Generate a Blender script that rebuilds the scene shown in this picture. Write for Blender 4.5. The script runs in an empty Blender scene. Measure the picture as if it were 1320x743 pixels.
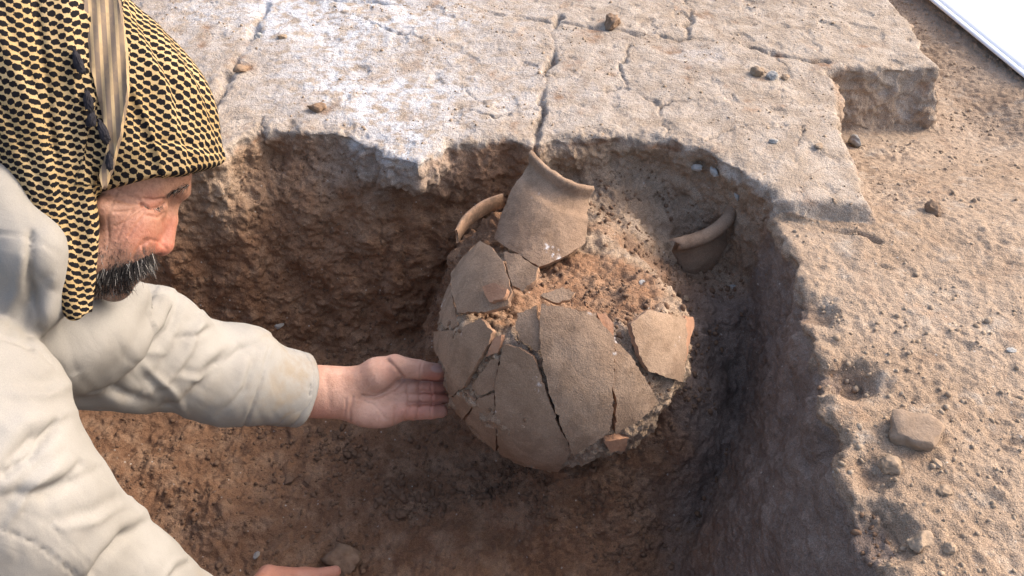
import bpy, math, random
import numpy as np
from mathutils import Vector, Matrix
from mathutils.bvhtree import BVHTree
from mathutils.geometry import delaunay_2d_cdt

SC = bpy.context.scene
# ------------------------------------------------------------------ camera
F_PX, CAM_H, PITCH = 1150.0, 0.85, math.radians(42)
cam_d = bpy.data.cameras.new('camera'); cam = bpy.data.objects.new('camera', cam_d)
SC.collection.objects.link(cam); SC.camera = cam
cam.location = (0, 0, CAM_H); cam.rotation_euler = (math.radians(90) - PITCH, 0, 0)
cam_d.sensor_width = 36; cam_d.lens = 36 * F_PX / 1320; cam_d.clip_start = 0.02; cam_d.clip_end = 400
# ------------------------------------------------------------------ sky and sun
SUN_EL, SUN_AZ = math.radians(38), math.radians(20)       # azimuth from +x (right of the pit) towards +y
w = bpy.data.worlds.new('World'); SC.world = w; w.use_nodes = True
nt = w.node_tree; bg = nt.nodes['Background']
sky = nt.nodes.new('ShaderNodeTexSky'); sky.sky_type = 'NISHITA'; sky.sun_disc = False
sky.sun_elevation = SUN_EL; sky.sun_rotation = math.radians(90) - SUN_AZ
sky.dust_density = 5.0; sky.air_density = 1.0
nt.links.new(sky.outputs[0], bg.inputs[0]); bg.inputs[1].default_value = 0.15
sd = bpy.data.lights.new('sun', 'SUN'); sun = bpy.data.objects.new('sun', sd); SC.collection.objects.link(sun)
sd.energy = 0.75; sd.angle = math.radians(10); sd.color = (1.0, 0.93, 0.82)
SDIR = Vector((math.cos(SUN_EL) * math.cos(SUN_AZ), math.cos(SUN_EL) * math.sin(SUN_AZ), math.sin(SUN_EL)))
sun.rotation_euler = SDIR.to_track_quat('Z', 'Y').to_euler(); sun.location = SDIR * 5
SC.view_settings.view_transform = 'Standard'; SC.view_settings.look = 'None'
SC.view_settings.exposure = 1.6; SC.view_settings.gamma = 1.0; SC.view_settings.use_curve_mapping = False

# ------------------------------------------------------------------ helpers
CR = np.array([1.0, 0, 0]); CF = np.array([0, math.cos(PITCH), -math.sin(PITCH)]); CU = np.array([0, math.sin(PITCH), math.cos(PITCH)])
CAM = np.array([0, 0, CAM_H])
def ray(px, py):
    px = np.asarray(px, float); py = np.asarray(py, float)
    return ((px - 660) / F_PX)[..., None] * CR + ((371.5 - py) / F_PX)[..., None] * CU + CF
def P(px, py, d): return CAM + ray(px, py) * np.asarray(d, float)[..., None]
def PZ(px, py, z=0.0):
    r = ray(px, py); return CAM + r * ((z - CAM_H) / r[..., 2])[..., None]
def toimg(p):
    q = np.asarray(p) - CAM; d = q @ CF
    return 660 + F_PX * (q @ CR) / d, 371.5 - F_PX * (q @ CU) / d, d

def _h(ix, iy, iz, seed):
    with np.errstate(over='ignore'):
        n = ix.astype(np.uint32) * np.uint32(374761393) + iy.astype(np.uint32) * np.uint32(668265263) + iz.astype(np.uint32) * np.uint32(2147483647 - 40503) + np.uint32(seed * 144665 + 12345)
        n = (n ^ (n >> np.uint32(13))) * np.uint32(1274126177)
        n = (n ^ (n >> np.uint32(16))) * np.uint32(2246822519)
        return n ^ (n >> np.uint32(15))
from concurrent.futures import ThreadPoolExecutor
POOL = ThreadPoolExecutor(4)
def perlin(p, sc, seed=0):
    p = np.asarray(p)
    if len(p) < 40000: return _perlin(p, sc, seed)
    return np.concatenate(list(POOL.map(lambda c: _perlin(c, sc, seed), np.array_split(p, 12))))
def _perlin(p, sc, seed=0):
    q = (np.asarray(p) * np.asarray(sc)).astype(np.float32) + 1000.37
    i = np.floor(q).astype(np.int32); f = q - i; u = f * f * f * (f * (f * 6 - 15) + 10)
    out = np.zeros(len(q), np.float32)
    for dx in (0, 1):
        for dy in (0, 1):
            for dz in (0, 1):
                hsh = _h(i[:, 0] + dx, i[:, 1] + dy, i[:, 2] + dz, seed)
                gx = (hsh & 1023).astype(np.float32) / 511.5 - 1; gy = ((hsh >> np.uint32(10)) & 1023).astype(np.float32) / 511.5 - 1
                gz = ((hsh >> np.uint32(20)) & 1023).astype(np.float32) / 511.5 - 1
                dd = gx * (f[:, 0] - dx) + gy * (f[:, 1] - dy) + gz * (f[:, 2] - dz)
                wt = (u[:, 0] if dx else 1 - u[:, 0]) * (u[:, 1] if dy else 1 - u[:, 1]) * (u[:, 2] if dz else 1 - u[:, 2])
                out += wt * dd
    return out * 1.3
def fbm(p, sc, octs=3, seed=0, gain=0.5):
    s = 0; a = 1.0
    for o in range(octs): s = s + a * perlin(p, np.asarray(sc) * 2.03 ** o, seed + o * 7); a *= gain
    return s
def sstep(a, b, x):
    t = np.clip((x - a) / (b - a), 0, 1); return t * t * (3 - 2 * t)
def smin(a, b, k):
    h = np.clip(0.5 + 0.5 * (b - a) / k, 0, 1); return b * (1 - h) + a * h - k * h * (1 - h)
def smax(a, b, k): return -smin(-a, -b, k)

def surface_nets(Fn, lo, hi, h):
    lo = np.asarray(lo, float); n = np.ceil((np.asarray(hi) - lo) / h).astype(int) + 1
    V = Fn(*(lo[k] + h * np.arange(n[k]) for k in range(3)))
    return nets(V.astype(np.float32), lo, h)
def nets(V, lo, h):
    S = V < 0
    c = np.zeros(tuple(x - 1 for x in V.shape), np.uint8)
    sl = (slice(None, -1), slice(1, None))
    for a in (0, 1):
        for b in (0, 1):
            for d in (0, 1): c += S[sl[a], sl[b], sl[d]]
    act = (c > 0) & (c < 8)
    I, J, K = np.nonzero(act)
    idx = np.full(act.shape, -1, np.int32); idx[I, J, K] = np.arange(len(I))
    acc = np.zeros((len(I), 3)); cnt = np.zeros(len(I))
    for ax in range(3):
        o = [k for k in range(3) if k != ax]
        for a in (0, 1):
            for b in (0, 1):
                off = [0, 0, 0]; off[o[0]] = a; off[o[1]] = b
                off2 = list(off); off2[ax] = 1
                v0 = V[I + off[0], J + off[1], K + off[2]]; v1 = V[I + off2[0], J + off2[1], K + off2[2]]
                m = (v0 < 0) != (v1 < 0)
                t = np.where(m, v0 / np.where(m, v0 - v1, 1), 0)
                q = np.zeros((len(I), 3)); q[:, ax] = t; q[:, o[0]] = a; q[:, o[1]] = b
                acc += q * m[:, None]; cnt += m
    verts = lo + h * (np.stack([I, J, K], 1) + acc / np.maximum(cnt, 1)[:, None])
    quads = []
    for ax in range(3):
        s0 = [slice(None)] * 3; s1 = [slice(None)] * 3; s0[ax] = slice(None, -1); s1[ax] = slice(1, None)
        A = S[tuple(s0)]; B = S[tuple(s1)]
        E = np.argwhere(A != B)
        o = [(ax + 1) % 3, (ax + 2) % 3]
        ok = np.ones(len(E), bool)
        for k in o: ok &= (E[:, k] >= 1) & (E[:, k] <= V.shape[k] - 2)
        E = E[ok]; fl = A[E[:, 0], E[:, 1], E[:, 2]]
        def cell(a, b):
            q = E.copy(); q[:, o[0]] -= a; q[:, o[1]] -= b
            return idx[q[:, 0], q[:, 1], q[:, 2]]
        Q = np.stack([cell(1, 1), cell(0, 1), cell(0, 0), cell(1, 0)], 1)
        Q[~fl] = Q[~fl][:, ::-1]
        quads.append(Q)
    return verts, np.concatenate(quads)

def raw_mesh(name, verts, faces):
    me = bpy.data.meshes.new(name); verts = np.asarray(verts, np.float32)
    faces = np.asarray(faces, np.int32); k = faces.shape[1]
    me.vertices.add(len(verts)); me.vertices.foreach_set('co', verts.ravel())
    me.loops.add(faces.size); me.loops.foreach_set('vertex_index', faces.ravel())
    me.polygons.add(len(faces)); me.polygons.foreach_set('loop_start', np.arange(0, faces.size, k, dtype=np.int32))
    me.update(calc_edges=True); me.validate(); return me
def link(name, me, mat=None, parent=None, smooth=True):
    o = bpy.data.objects.new(name, me); SC.collection.objects.link(o)
    if mat is not None: me.materials.append(mat)
    if smooth: me.polygons.foreach_set('use_smooth', np.ones(len(me.polygons), bool))
    if parent is not None: o.parent = parent
    return o
def empty(name, loc=(0, 0, 0)):
    o = bpy.data.objects.new(name, None); SC.collection.objects.link(o); o.location = [float(x) for x in loc]; o.empty_display_size = .05
    return o
def under(o, parent):
    """parent keeping world place (parents are unrotated empties)"""
    o.parent = parent; o.matrix_parent_inverse = Matrix.Translation(-parent.location)
    return o
def tag(o, label=None, cat=None, group=None, kind=None):
    for k, v in (('label', label), ('category', cat), ('group', group), ('kind', kind)):
        if v: o[k] = v
    return o
def attr(me, name, vals):
    a = me.attributes.new(name, 'FLOAT', 'POINT'); a.data.foreach_set('value', np.asarray(vals, np.float32))
def norms(me):
    n = np.zeros(len(me.vertices) * 3, np.float32); me.vertices.foreach_get('normal', n); return n.reshape(-1, 3)
def coords(me):
    n = np.zeros(len(me.vertices) * 3, np.float32); me.vertices.foreach_get('co', n); return n.reshape(-1, 3)
def quads_of(me):
    q = np.zeros(len(me.loops), np.int32); me.loops.foreach_get('vertex_index', q); return q.reshape(-1, 4)
def vnormals(v, f):
    a, b, c, d = (v[f[:, k]] for k in range(4)); fn = np.cross(c - a, d - b); out = np.empty_like(v)
    for k in range(3): out[:, k] = np.bincount(f.ravel(), np.repeat(fn[:, k], 4), len(v))
    return out / np.maximum(np.linalg.norm(out, axis=1, keepdims=True), 1e-12)
def subsurf(v, f, lv=1):
    """one Catmull-Clark step on an all-quad mesh (borders kept)"""
    v = np.asarray(v, float); f = np.asarray(f, np.int64); n = len(v); m = len(f)
    e = np.stack([f, np.roll(f, -1, 1)], -1).reshape(-1, 2); es = np.sort(e, 1)
    key = es[:, 0] * n + es[:, 1]; uk, inv, cnt = np.unique(key, return_inverse=True, return_counts=True); inv = inv.ravel()
    ue = np.stack([uk // n, uk % n], 1); ne = len(ue); fp = v[f].mean(1); fid = np.repeat(np.arange(m), 4)
    mid = v[ue].mean(1); facc = np.stack([np.bincount(inv, fp[fid, k], ne) for k in range(3)], 1)
    ep = np.where((cnt == 2)[:, None], (2 * mid + facc) / 4, mid)
    bnd = np.zeros(n, bool); bnd[ue[cnt != 2].ravel()] = True
    val = np.maximum(np.bincount(ue.ravel(), minlength=n), 1); nf = np.maximum(np.bincount(f.ravel(), minlength=n), 1)
    F_ = np.stack([np.bincount(f.ravel(), np.repeat(fp[:, k], 4), n) for k in range(3)], 1) / nf[:, None]
    E_ = np.stack([np.bincount(ue.ravel(), np.repeat(mid[:, k], 2), n) for k in range(3)], 1) / val[:, None]
    vp = (F_ + 2 * E_ + (val[:, None] - 3) * v) / val[:, None]; vp[bnd] = v[bnd]
    V = np.concatenate([vp, ep, fp]); I = inv.reshape(m, 4) + n; C = np.arange(m) + n + ne
    Q = np.concatenate([np.stack([f[:, k], I[:, k], C, I[:, k - 1]], 1) for k in range(4)])
    return V, Q, vnormals(V, Q)
def polydist(xy, pts):
    """distance from (n,2) points to a polyline"""
    best = np.full(len(xy), 1e9)
    for a, b in zip(pts[:-1], pts[1:]):
        a = np.asarray(a); b = np.asarray(b); ab = b - a
        t = np.clip(((xy - a) @ ab) / (ab @ ab + 1e-12), 0, 1)
        best = np.minimum(best, np.linalg.norm(xy - (a + t[:, None] * ab), axis=1))
    return best
# sdf primitives on arrays of points (..., 3)
def roundcone(p, a, b, ra, rb):
    a = np.asarray(a, float); b = np.asarray(b, float); ab = b - a
    t = np.clip(((p - a) @ ab) / (ab @ ab), 0, 1)
    return np.linalg.norm(p - a - t[..., None] * ab, axis=-1) - (ra + (rb - ra) * t)
def chain(p, pts, rs, k=None):
    d = None
    for i in range(len(pts) - 1):
        e = roundcone(p, pts[i], pts[i + 1], rs[i], rs[i + 1]); d = e if d is None else (np.minimum(d, e) if not k else smin(d, e, k))
    return d
def ellipsoid(p, c, axes, rad):
    q = (p - np.asarray(c, float)) @ np.asarray(axes, float).T
    r = np.asarray(rad, float); k0 = np.linalg.norm(q / r, axis=-1); k1 = np.linalg.norm(q / (r * r), axis=-1)
    return k0 * (k0 - 1) / np.maximum(k1, 1e-9)
def grid_pts(X, Y, Z): return np.stack(np.meshgrid(X, Y, Z, indexing='ij'), -1)

# ------------------------------------------------------------------ materials
class NB:
    def __init__(s, name):
        s.m = bpy.data.materials.new(name); s.m.use_nodes = True; s.t = s.m.node_tree; s.b = s.t.nodes['Principled BSDF']
        s.b.inputs['Specular IOR Level'].default_value = 0.25
    def n(s, typ, **kw):
        nd = s.t.nodes.new(typ)
        for k, v in kw.items():
            if k in nd.inputs: s.put(nd.inputs[k], v)
            else: setattr(nd, k, v)
        return nd
    def put(s, sock, v):
        if isinstance(v, bpy.types.NodeSocket): s.t.links.new(v, sock)
        elif isinstance(v, (tuple, list)) and sock.type == 'RGBA' and len(v) == 3: sock.default_value = (*v, 1)
        else: sock.default_value = v
    def noise(s, vec, scale, detail=4, rough=.55, dist=0.0): return s.n('ShaderNodeTexNoise', Vector=vec, Scale=float(scale), Detail=float(detail), Roughness=rough, Distortion=dist).outputs[0]
    def ramp(s, x, a, b, lo=0.0, hi=1.0):
        nd = s.n('ShaderNodeMapRange'); nd.interpolation_type = 'SMOOTHSTEP'
        for i, v in enumerate((x, a, b, lo, hi)): s.put(nd.inputs[i], v)
        return nd.outputs[0]
    def math(s, op, a, b=0.0, c=None):
        nd = s.n('ShaderNodeMath'); nd.operation = op; s.put(nd.inputs[0], a); s.put(nd.inputs[1], b)
        if c is not None: s.put(nd.inputs[2], c)
        return nd.outputs[0]
    def mix(s, f, a, b, mode='MIX'):
        nd = s.n('ShaderNodeMix'); nd.data_type = 'RGBA'; nd.blend_type = mode
        s.put(nd.inputs[0], f); s.put(nd.inputs[6], a); s.put(nd.inputs[7], b); return nd.outputs[2]
    def attr(s, name): return s.n('ShaderNodeAttribute', attribute_name=name).outputs['Fac']
    def obj(s): return s.n('ShaderNodeTexCoord').outputs['Object']
    def geo(s): return s.n('ShaderNodeNewGeometry').outputs['Position']
    def bump(s, h, strength, dist, prev=None):
        nd = s.n('ShaderNodeBump', Strength=strength, Distance=dist, Height=h)
        if prev is not None: s.put(nd.inputs['Normal'], prev)
        return nd.outputs[0]
    def done(s, col, rough=.9, normal=None):
        s.put(s.b.inputs['Base Color'], col); s.put(s.b.inputs['Roughness'], rough)
        if normal is not None: s.put(s.b.inputs['Normal'], normal)
        return s.m

def mat_ground():
    k = NB('earth'); p = k.obj()
    big = k.noise(p, 5, 4); mid = k.noise(p, 22, 5, .6); fine = k.noise(p, 130, 4, .65); grit = k.noise(p, 420, 2, .6)
    # damp brown soil of the pit
    soil = k.mix(k.ramp(big, .35, .65), (.163, .085, .047), (.226, .123, .069))
    soil = k.mix(k.ramp(mid, .42, .68), soil, (.255, .156, .096))
    soil = k.mix(k.math('MULTIPLY', k.ramp(fine, .55, .75), .5), soil, (.085, .052, .034))
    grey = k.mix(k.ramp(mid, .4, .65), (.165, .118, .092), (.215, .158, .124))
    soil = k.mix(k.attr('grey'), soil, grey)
    tan = k.mix(k.ramp(mid, .38, .66), (.235, .162, .108), (.320, .235, .165))
    soil = k.mix(k.attr('tan'), soil, tan)
    # pale dry ledge soil
    ledge = k.mix(k.ramp(big, .35, .66), (.260, .183, .124), (.310, .230, .165))
    ledge = k.mix(k.ramp(mid, .52, .74), ledge, (.34, .275, .215)); ledge = k.mix(k.math('MULTIPLY', k.ramp(fine, .58, .72), .6), ledge, (.22, .145, .092))
    col = k.mix(k.attr('ledge'), soil, ledge)
    # mud brick crust with lime bloom
    cr = k.mix(k.ramp(mid, .36, .66), (.265, .207, .157), (.350, .290, .236))
    cr = k.mix(k.math('MULTIPLY', k.ramp(fine, .55, .72), .55), cr, (.23, .172, .13))
    lime = k.math('MULTIPLY', k.attr('lime'), k.ramp(k.noise(p, 38, 6, .65), .36, .58))
    cr = k.mix(lime, cr, (.43, .425, .435))
    col = k.mix(k.attr('crust'), col, cr)
    spk = k.n('ShaderNodeTexVoronoi', Vector=p, Scale=75.0)
    col = k.mix(k.math('MULTIPLY', k.ramp(spk.outputs['Distance'], .16, .08), k.ramp(k.n('ShaderNodeSeparateColor', Color=spk.outputs['Color']).outputs[0], .80, .84)), col, (.36, .31, .26))
    vor = k.n('ShaderNodeTexVoronoi', Vector=p, Scale=150.0).outputs['Distance']
    wv = k.n('ShaderNodeVectorMath', operation='ADD'); k.put(wv.inputs[0], p)
    wn = k.n('ShaderNodeTexNoise', Vector=p, Scale=16.0, Detail=4.0).outputs['Color']; wm = k.n('ShaderNodeVectorMath', operation='SCALE'); k.put(wm.inputs[0], wn); wm.inputs['Scale'].default_value = .07; k.put(wv.inputs[1], wm.outputs[0])
    hair = k.n('ShaderNodeTexVoronoi', Vector=wv.outputs[0], Scale=7.5, feature='DISTANCE_TO_EDGE').outputs['Distance']
    hair = k.math('MULTIPLY', k.math('MULTIPLY', k.ramp(hair, .016, .004), k.ramp(big, .42, .58)), k.attr('crust'))
    col = k.mix(k.math('MULTIPLY', hair, .55), col, (.17, .12, .085))
    spec = k.noise(p, 650, 2, .7); col = k.mix(.55, col, k.mix(k.ramp(spec, .34, .66), (.50, .48, .46), (1.5, 1.52, 1.54)), 'MULTIPLY')
    nrm = k.bump(hair, -.9, .004); nrm = k.bump(fine, .75, .006, nrm); nrm = k.bump(vor, .30, .0025, nrm); nrm = k.bump(grit, .9, .0025, nrm)
    return k.done(col, .95, nrm)
M_EARTH = mat_ground()

def mat_rock(name, c1, c2, bumps=.5):
    k = NB(name); p = k.geo(); a = k.noise(p, 60, 5, .6); b = k.noise(p, 350, 3, .6)
    r = k.n('ShaderNodeObjectInfo').outputs['Random']
    col = k.mix(k.ramp(a, .36, .66), c1, c2); col = k.mix(k.math('MULTIPLY', k.ramp(b, .55, .7), .5), col, tuple(x * .65 for x in c1))
    col = k.mix(.35, col, k.mix(r, tuple(x * .75 for x in c1), c2))
    return k.done(col, .92, k.bump(b, bumps, .002, k.bump(a, .5, .004)))
M_CLOD = mat_rock('clod_soil', (.17, .105, .065), (.26, .175, .115))
M_TAN = mat_rock('dry_clod', (.235, .165, .108), (.305, .225, .157))
M_STONE = mat_rock('grey_stone', (.24, .225, .205), (.36, .34, .315))
M_RED = mat_rock('fired_clay', (.26, .135, .08), (.33, .185, .115))
M_FLOORCLOD = mat_rock('pit_clod', (.125, .073, .044), (.19, .115, .072))
def mat_pot():
    k = NB('buff_pottery'); p = k.geo(); a = k.noise(p, 14, 5, .6); b = k.noise(p, 70, 5, .65); c = k.noise(p, 500, 2)
    r = k.n('ShaderNodeObjectInfo').outputs['Random']
    col = k.mix(k.ramp(a, .35, .66), (.200, .130, .084), (.268, .184, .124))
    col = k.mix(k.math('MULTIPLY', k.ramp(b, .5, .72), .7), col, (.20, .135, .09))
    col = k.mix(k.math('MULTIPLY', k.ramp(c, .52, .7), .35), col, (.17, .115, .078))
    col = k.mix(k.math('MULTIPLY', r, .30), col, (.30, .19, .12))
    bl = k.math('MULTIPLY', k.ramp(k.noise(p, 17, 3), .66, .73), k.ramp(k.noise(p, 120, 4), .48, .62))
    col = k.mix(bl, col, (.62, .59, .57))
    dust = k.math('MULTIPLY', k.ramp(k.noise(p, 26, 6, .7), .46, .62), .65)
    col = k.mix(dust, col, (.165, .105, .066))
    col = k.mix(.5, col, k.mix(k.ramp(k.noise(p, 700, 3, .75), .34, .66), (.55, .54, .53), (1.45, 1.47, 1.5)), 'MULTIPLY')
    col = k.mix(k.attr('edge'), col, k.mix(k.ramp(b, .4, .6), (.20, .125, .08), (.33, .195, .12)))
    return k.done(col, .9, k.bump(c, .5, .0015, k.bump(b, .6, .004)))
M_POT = mat_pot()
# ------------------------------------------------------------------ ground: platform, pit, ledge as one carved volume
rng = np.random.default_rng(7)
edge_px = [(150, 215), (255, 203), (300, 180), (335, 160), (380, 168), (450, 172), (500, 198), (540, 218), (560, 203), (580, 184), (640, 178), (690, 182), (740, 172), (800, 172), (860, 176),
           (905, 190), (935, 210), (965, 232), (990, 250), (1008, 278), (1022, 310), (1036, 350), (1052, 390), (1062, 430), (1076, 470), (1082, 520), (1100, 575), (1122, 630), (1148, 690), (1172, 743), (1204, 830)]
edge = [tuple(PZ(x, y)[:2]) for x, y in edge_px]
PITPOLY = edge + [(.43, .10), (-1.2, .08), (-1.22, 1.2), (-.95, 1.27)]
BRK = 1.10
def platform_edge(y): return .567 + (y - 1.10) * .12
def top_h(X, Y):
    n = lambda s, sd, a: a * perlin(np.stack([X.ravel(), Y.ravel(), np.zeros(X.size)], 1), s, sd).reshape(X.shape)
    Xw = X + n(9, 1, .018) + n(30, 2, .008); Yw = Y + n(9, 3, .014) + n(30, 4, .007)
    z = np.zeros_like(X)
    back = sstep(1.06, 1.60, Y)
    low = -.024 - .105 * back
    right = sstep(-.008, .012, Xw - platform_edge(Y))
    right = right * (1 - sstep(1.570, 1.592, Yw) * (1 - sstep(.845, .865, Xw)))
    near = 1 - sstep(1.125, 1.14, Yw + .16 * (X - .5))
    near = near * sstep(.36, .38, X)
    lo = np.maximum(right, near)
    z = z * (1 - lo) + low * lo
    z = z + .035 * sstep(.93, 1.10, Xw + .05 * (Y - 1.6)) * sstep(1.40, 1.52, Yw)
    z = z + n(3.0, 5, .010) + n(8, 6, .005)
    return z
LOWPOLY = [tuple(PZ(x, y)[:2]) for x, y in [(150, 215), (255, 200), (335, 184), (450, 182), (560, 182), (640, 180)]] + edge[11:] + [(.43, .10), (-1.2, .08), (-1.22, 1.2), (-.95, 1.27)]
def seg_d2(X, Y, poly):
    D = np.full(X.shape, 1e9); ins = np.zeros(X.shape, bool)
    for (x0, y0), (x1, y1) in zip(poly, poly[1:] + poly[:1]):
        ex, ey = x1 - x0, y1 - y0
        t = np.clip(((X - x0) * ex + (Y - y0) * ey) / (ex * ex + ey * ey), 0, 1)
        D = np.minimum(D, np.hypot(X - x0 - t * ex, Y - y0 - t * ey))
        cr = ((y0 > Y) != (y1 > Y)) & (X < ex * (Y - y0) / (ey if abs(ey) > 1e-12 else 1e-12) + x0)
        ins ^= cr
    return np.where(ins, -D, D)
JC = P(725, 440, 1.38); JR = .197
BANK = [(.03, 1.31, -.11), (.12, 1.3, -.11), (.2, 1.3, -.09), (.3, 1.3, -.10), (.37, 1.28, -.15), (.41, 1.2, -.18), (.3, 1.22, -.19), (.2, 1.2, -.085), (.1, 1.2, -.08), (-.03, 1.2, -.06), (-.075, 1.2, -.06), (-.03, 1.26, -.07), (-.05, 1.14, -.14), (.24, 1.13, -.085), (.15, 1.13, -.08), (.30, 1.14, -.21), (.35, 1.18, -.22), (.36, 1.09, -.23),
        (.30, 1.02, -.14), (.29, .95, -.23), (.38, 1.0, -.44), (.2, .92, -.28), (.18, .87, -.33), (.08, .88, -.34), (.2, .81, -.45), (.08, .80, -.47), (.3, .84, -.47), (-.03, .9, -.46), (-.12, 1.0, -.48), (-.14, 1.1, -.47), (-.16, 1.2, -.46), (-.07, 1.31, -.30), (-.2, 1.32, -.48), (.38, .85, -.49), (.2, .72, -.49), (-.1, .85, -.49)]
HOLES = [(1096, 486, .055, .05), (1052, 398, .045, .04), (1120, 610, .04, .02), (1135, 680, .06, .03)]
def ground_F(X, Y, Z):
    XX, YY = np.meshgrid(X, Y, indexing='ij')
    q = np.stack([XX.ravel(), YY.ravel(), 0 * XX.ravel()], 1)
    top = top_h(XX, YY)
    d2 = seg_d2(XX, YY, PITPOLY) + (.014 * perlin(q, 14, 11) + .008 * perlin(q, 35, 12)).reshape(XX.shape)
    wob2 = (.014 * perlin(q, 14, 11) + .008 * perlin(q, 35, 12)).reshape(XX.shape); d2low = seg_d2(XX, YY, LOWPOLY) + wob2
    floor = -.452 + (.018 * perlin(q, 5, 13) + .010 * perlin(q, 13, 14)).reshape(XX.shape) - .02 * sstep(.9, .6, YY)
    wn = np.zeros(XX.shape); hb = np.zeros(XX.shape)
    for x, y, z in BANK:
        g = np.exp(-((XX - x) ** 2 + (YY - y) ** 2) / (2 * .055 ** 2)) + 1e-9; wn += g; hb += g * z
    hb = hb / wn + (.02 * perlin(q, 16, 15)).reshape(XX.shape)
    hb = np.where((XX > -.3) & (YY > .68), hb, -.6)
    inset = np.where(XX > .18, .025 + .15 * sstep(1.15, .6, YY), .075)
    out = np.empty((len(X), len(Y), len(Z)), np.float32)
    for k, z in enumerate(Z):
        t = np.clip(-z / .45, 0, 1.1)
        und = .006 * math.sin(min(t, 1) * 3.0)
        b_ = float(sstep(-.04, -.13, z)); pit = smax(d2 * (1 - b_) + d2low * b_ + inset * t ** 1.2 - und, floor - z, np.where(XX > .2, .016, .045))
        s = smax(z - top, -pit, .007)
        s = smin(s, z - hb, .03)
        jar = np.sqrt((XX - JC[0]) ** 2 + (YY - JC[1]) ** 2 + (z - JC[2]) ** 2) - (JR - .010)
        s = smin(s, smax(jar, z + .05 + .3 * (YY - .97), .03), .028)
        for hx, hy, hr, hd in HOLES:
            c = PZ(hx, hy, -.02)
            e = np.sqrt(((XX - c[0]) / 1.0) ** 2 + (YY - c[1]) ** 2 + (z + .01) ** 2) - hr * .75
            s = smax(s, -e, .012)
        out[:, :, k] = s
    return out
GX0, GX1, GY0, GY1 = -1.40, 1.45, -.05, 2.35
gv, gf = surface_nets(ground_F, (GX0, GY0, -.56), (GX1, GY1, .14), .0065)
BVH = BVHTree.FromPolygons(gv.tolist(), gf.tolist())
def hit(px, py):
    r = ray(px, py); h = BVH.ray_cast(Vector(CAM), Vector(r).normalized())
    return np.array(h[0]), np.array(h[1])
gv, gf, gn = subsurf(gv, gf, 1)
gv = gv.astype(np.float64)
ix, iy, idd = toimg(gv)
# zones (per vertex)
topz = top_h(gv[:, 0], gv[:, 1]); d2v = seg_d2(gv[:, 0], gv[:, 1], PITPOLY)
up = gn[:, 2]
n1 = fbm(gv, 12, 3, 31); n2 = fbm(gv, 40, 3, 41)
is_top = (gv[:, 2] > topz - .022) & (up > .35)
lowv = np.maximum(sstep(-.012, .012, gv[:, 0] - platform_edge(gv[:, 1])) * (1 - (gv[:, 1] > 1.585) * (gv[:, 0] < .855)), (gv[:, 1] + .16 * (gv[:, 0] - .5) < 1.13) & (gv[:, 0] > .37))
inpit = (d2v < .02) & (gv[:, 2] < topz - .018)
topness = sstep(-.024, -.006, gv[:, 2] - topz + .018 * n1 + .010 * n2)
crust = topness * (1 - lowv)
# the crust breaks away in a grey plaster lip on the back wall
lip = np.exp(-(((ix - 500) / 85) ** 2)) * sstep(-.13, -.05, gv[:, 2] + .03 * n1 + .02 * n2) * (gv[:, 1] > 1.1) * (1 - lowv)
crust = np.clip(np.maximum(crust, lip * .9), 0, 1)
ledge = topness * lowv
ledge = np.maximum(ledge, lowv * (~inpit) * .75)
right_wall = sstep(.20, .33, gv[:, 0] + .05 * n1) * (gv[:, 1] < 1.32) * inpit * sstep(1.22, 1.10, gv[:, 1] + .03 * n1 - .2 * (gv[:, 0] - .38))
tan = inpit * np.clip(sstep(.0, .06, gv[:, 0]) * sstep(1.12, 1.22, gv[:, 1] + .03 * n1), 0, 1)
tan = np.maximum(tan, np.exp(-((ix - 285) / 60) ** 2) * sstep(-.22, -.05, gv[:, 2]) * (gv[:, 1] > 1.0) * .8 * inpit)
jarsoil = sstep(.03, .01, np.abs(np.linalg.norm(gv - JC, axis=1) - JR + .01)) * (gv[:, 2] > -.38) * inpit
tan = np.maximum(tan, jarsoil)
lime = np.exp(-(((ix - 430) / 190) ** 2 + ((iy - 20) / 60) ** 2)) + .95 * np.exp(-(((ix - 470) / 110) ** 2 + ((iy - 125) / 38) ** 2)) + .3 * np.exp(-(((ix - 640) / 160) ** 2 + ((iy - 120) / 50) ** 2)) + .35 * np.exp(-(((ix - 900) / 40) ** 2 + ((iy - 75) / 14) ** 2)) + .7 * np.exp(-(((ix - 520) / 60) ** 2 + ((iy - 185) / 40) ** 2))
lime = np.clip(lime * (1 + .8 * n1), 0, 1) * crust
# relief
rough = np.where(is_top, .19, 1.0) * np.where(right_wall > .5, .5, 1.0)
disp = rough * (.013 * fbm(gv, 15, 2, 51) + .0055 * fbm(gv, 48, 2, 61) + .0024 * fbm(gv, 120, 2, 71))
pt = is_top * crust
fl = fbm(gv, 16, 3, 95)
disp += pt * (.0014 * sstep(.02, .07, fl) - .003 * sstep(.40, .46, fbm(gv, 20, 2, 97)) + .0014 * np.abs(fbm(gv, 60, 2, 98)))
near_edge = np.exp(-(d2v / .04) ** 2) * (gv[:, 2] > -.12)
disp += near_edge * (.007 * perlin(gv, 26, 99) - .005 * np.abs(perlin(gv, 70, 100)))
disp += ledge * (.004 * np.abs(perlin(gv, 45, 81)) + .003 * perlin(gv, 90, 82))
floorish = inpit * (up > .6)
disp += floorish * .006 * np.abs(fbm(gv, 55, 2, 83)) 
disp += inpit * np.where(right_wall > .5, .6, 1.0) * (.0075 * np.abs(perlin(gv, 70, 86)) + .005 * np.abs(perlin(gv, 130, 87)))
crumbly = ledge * sstep(-.15, .25, perlin(gv, 6, 88) + .6 * sstep(.95, .6, gv[:, 1]))
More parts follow.
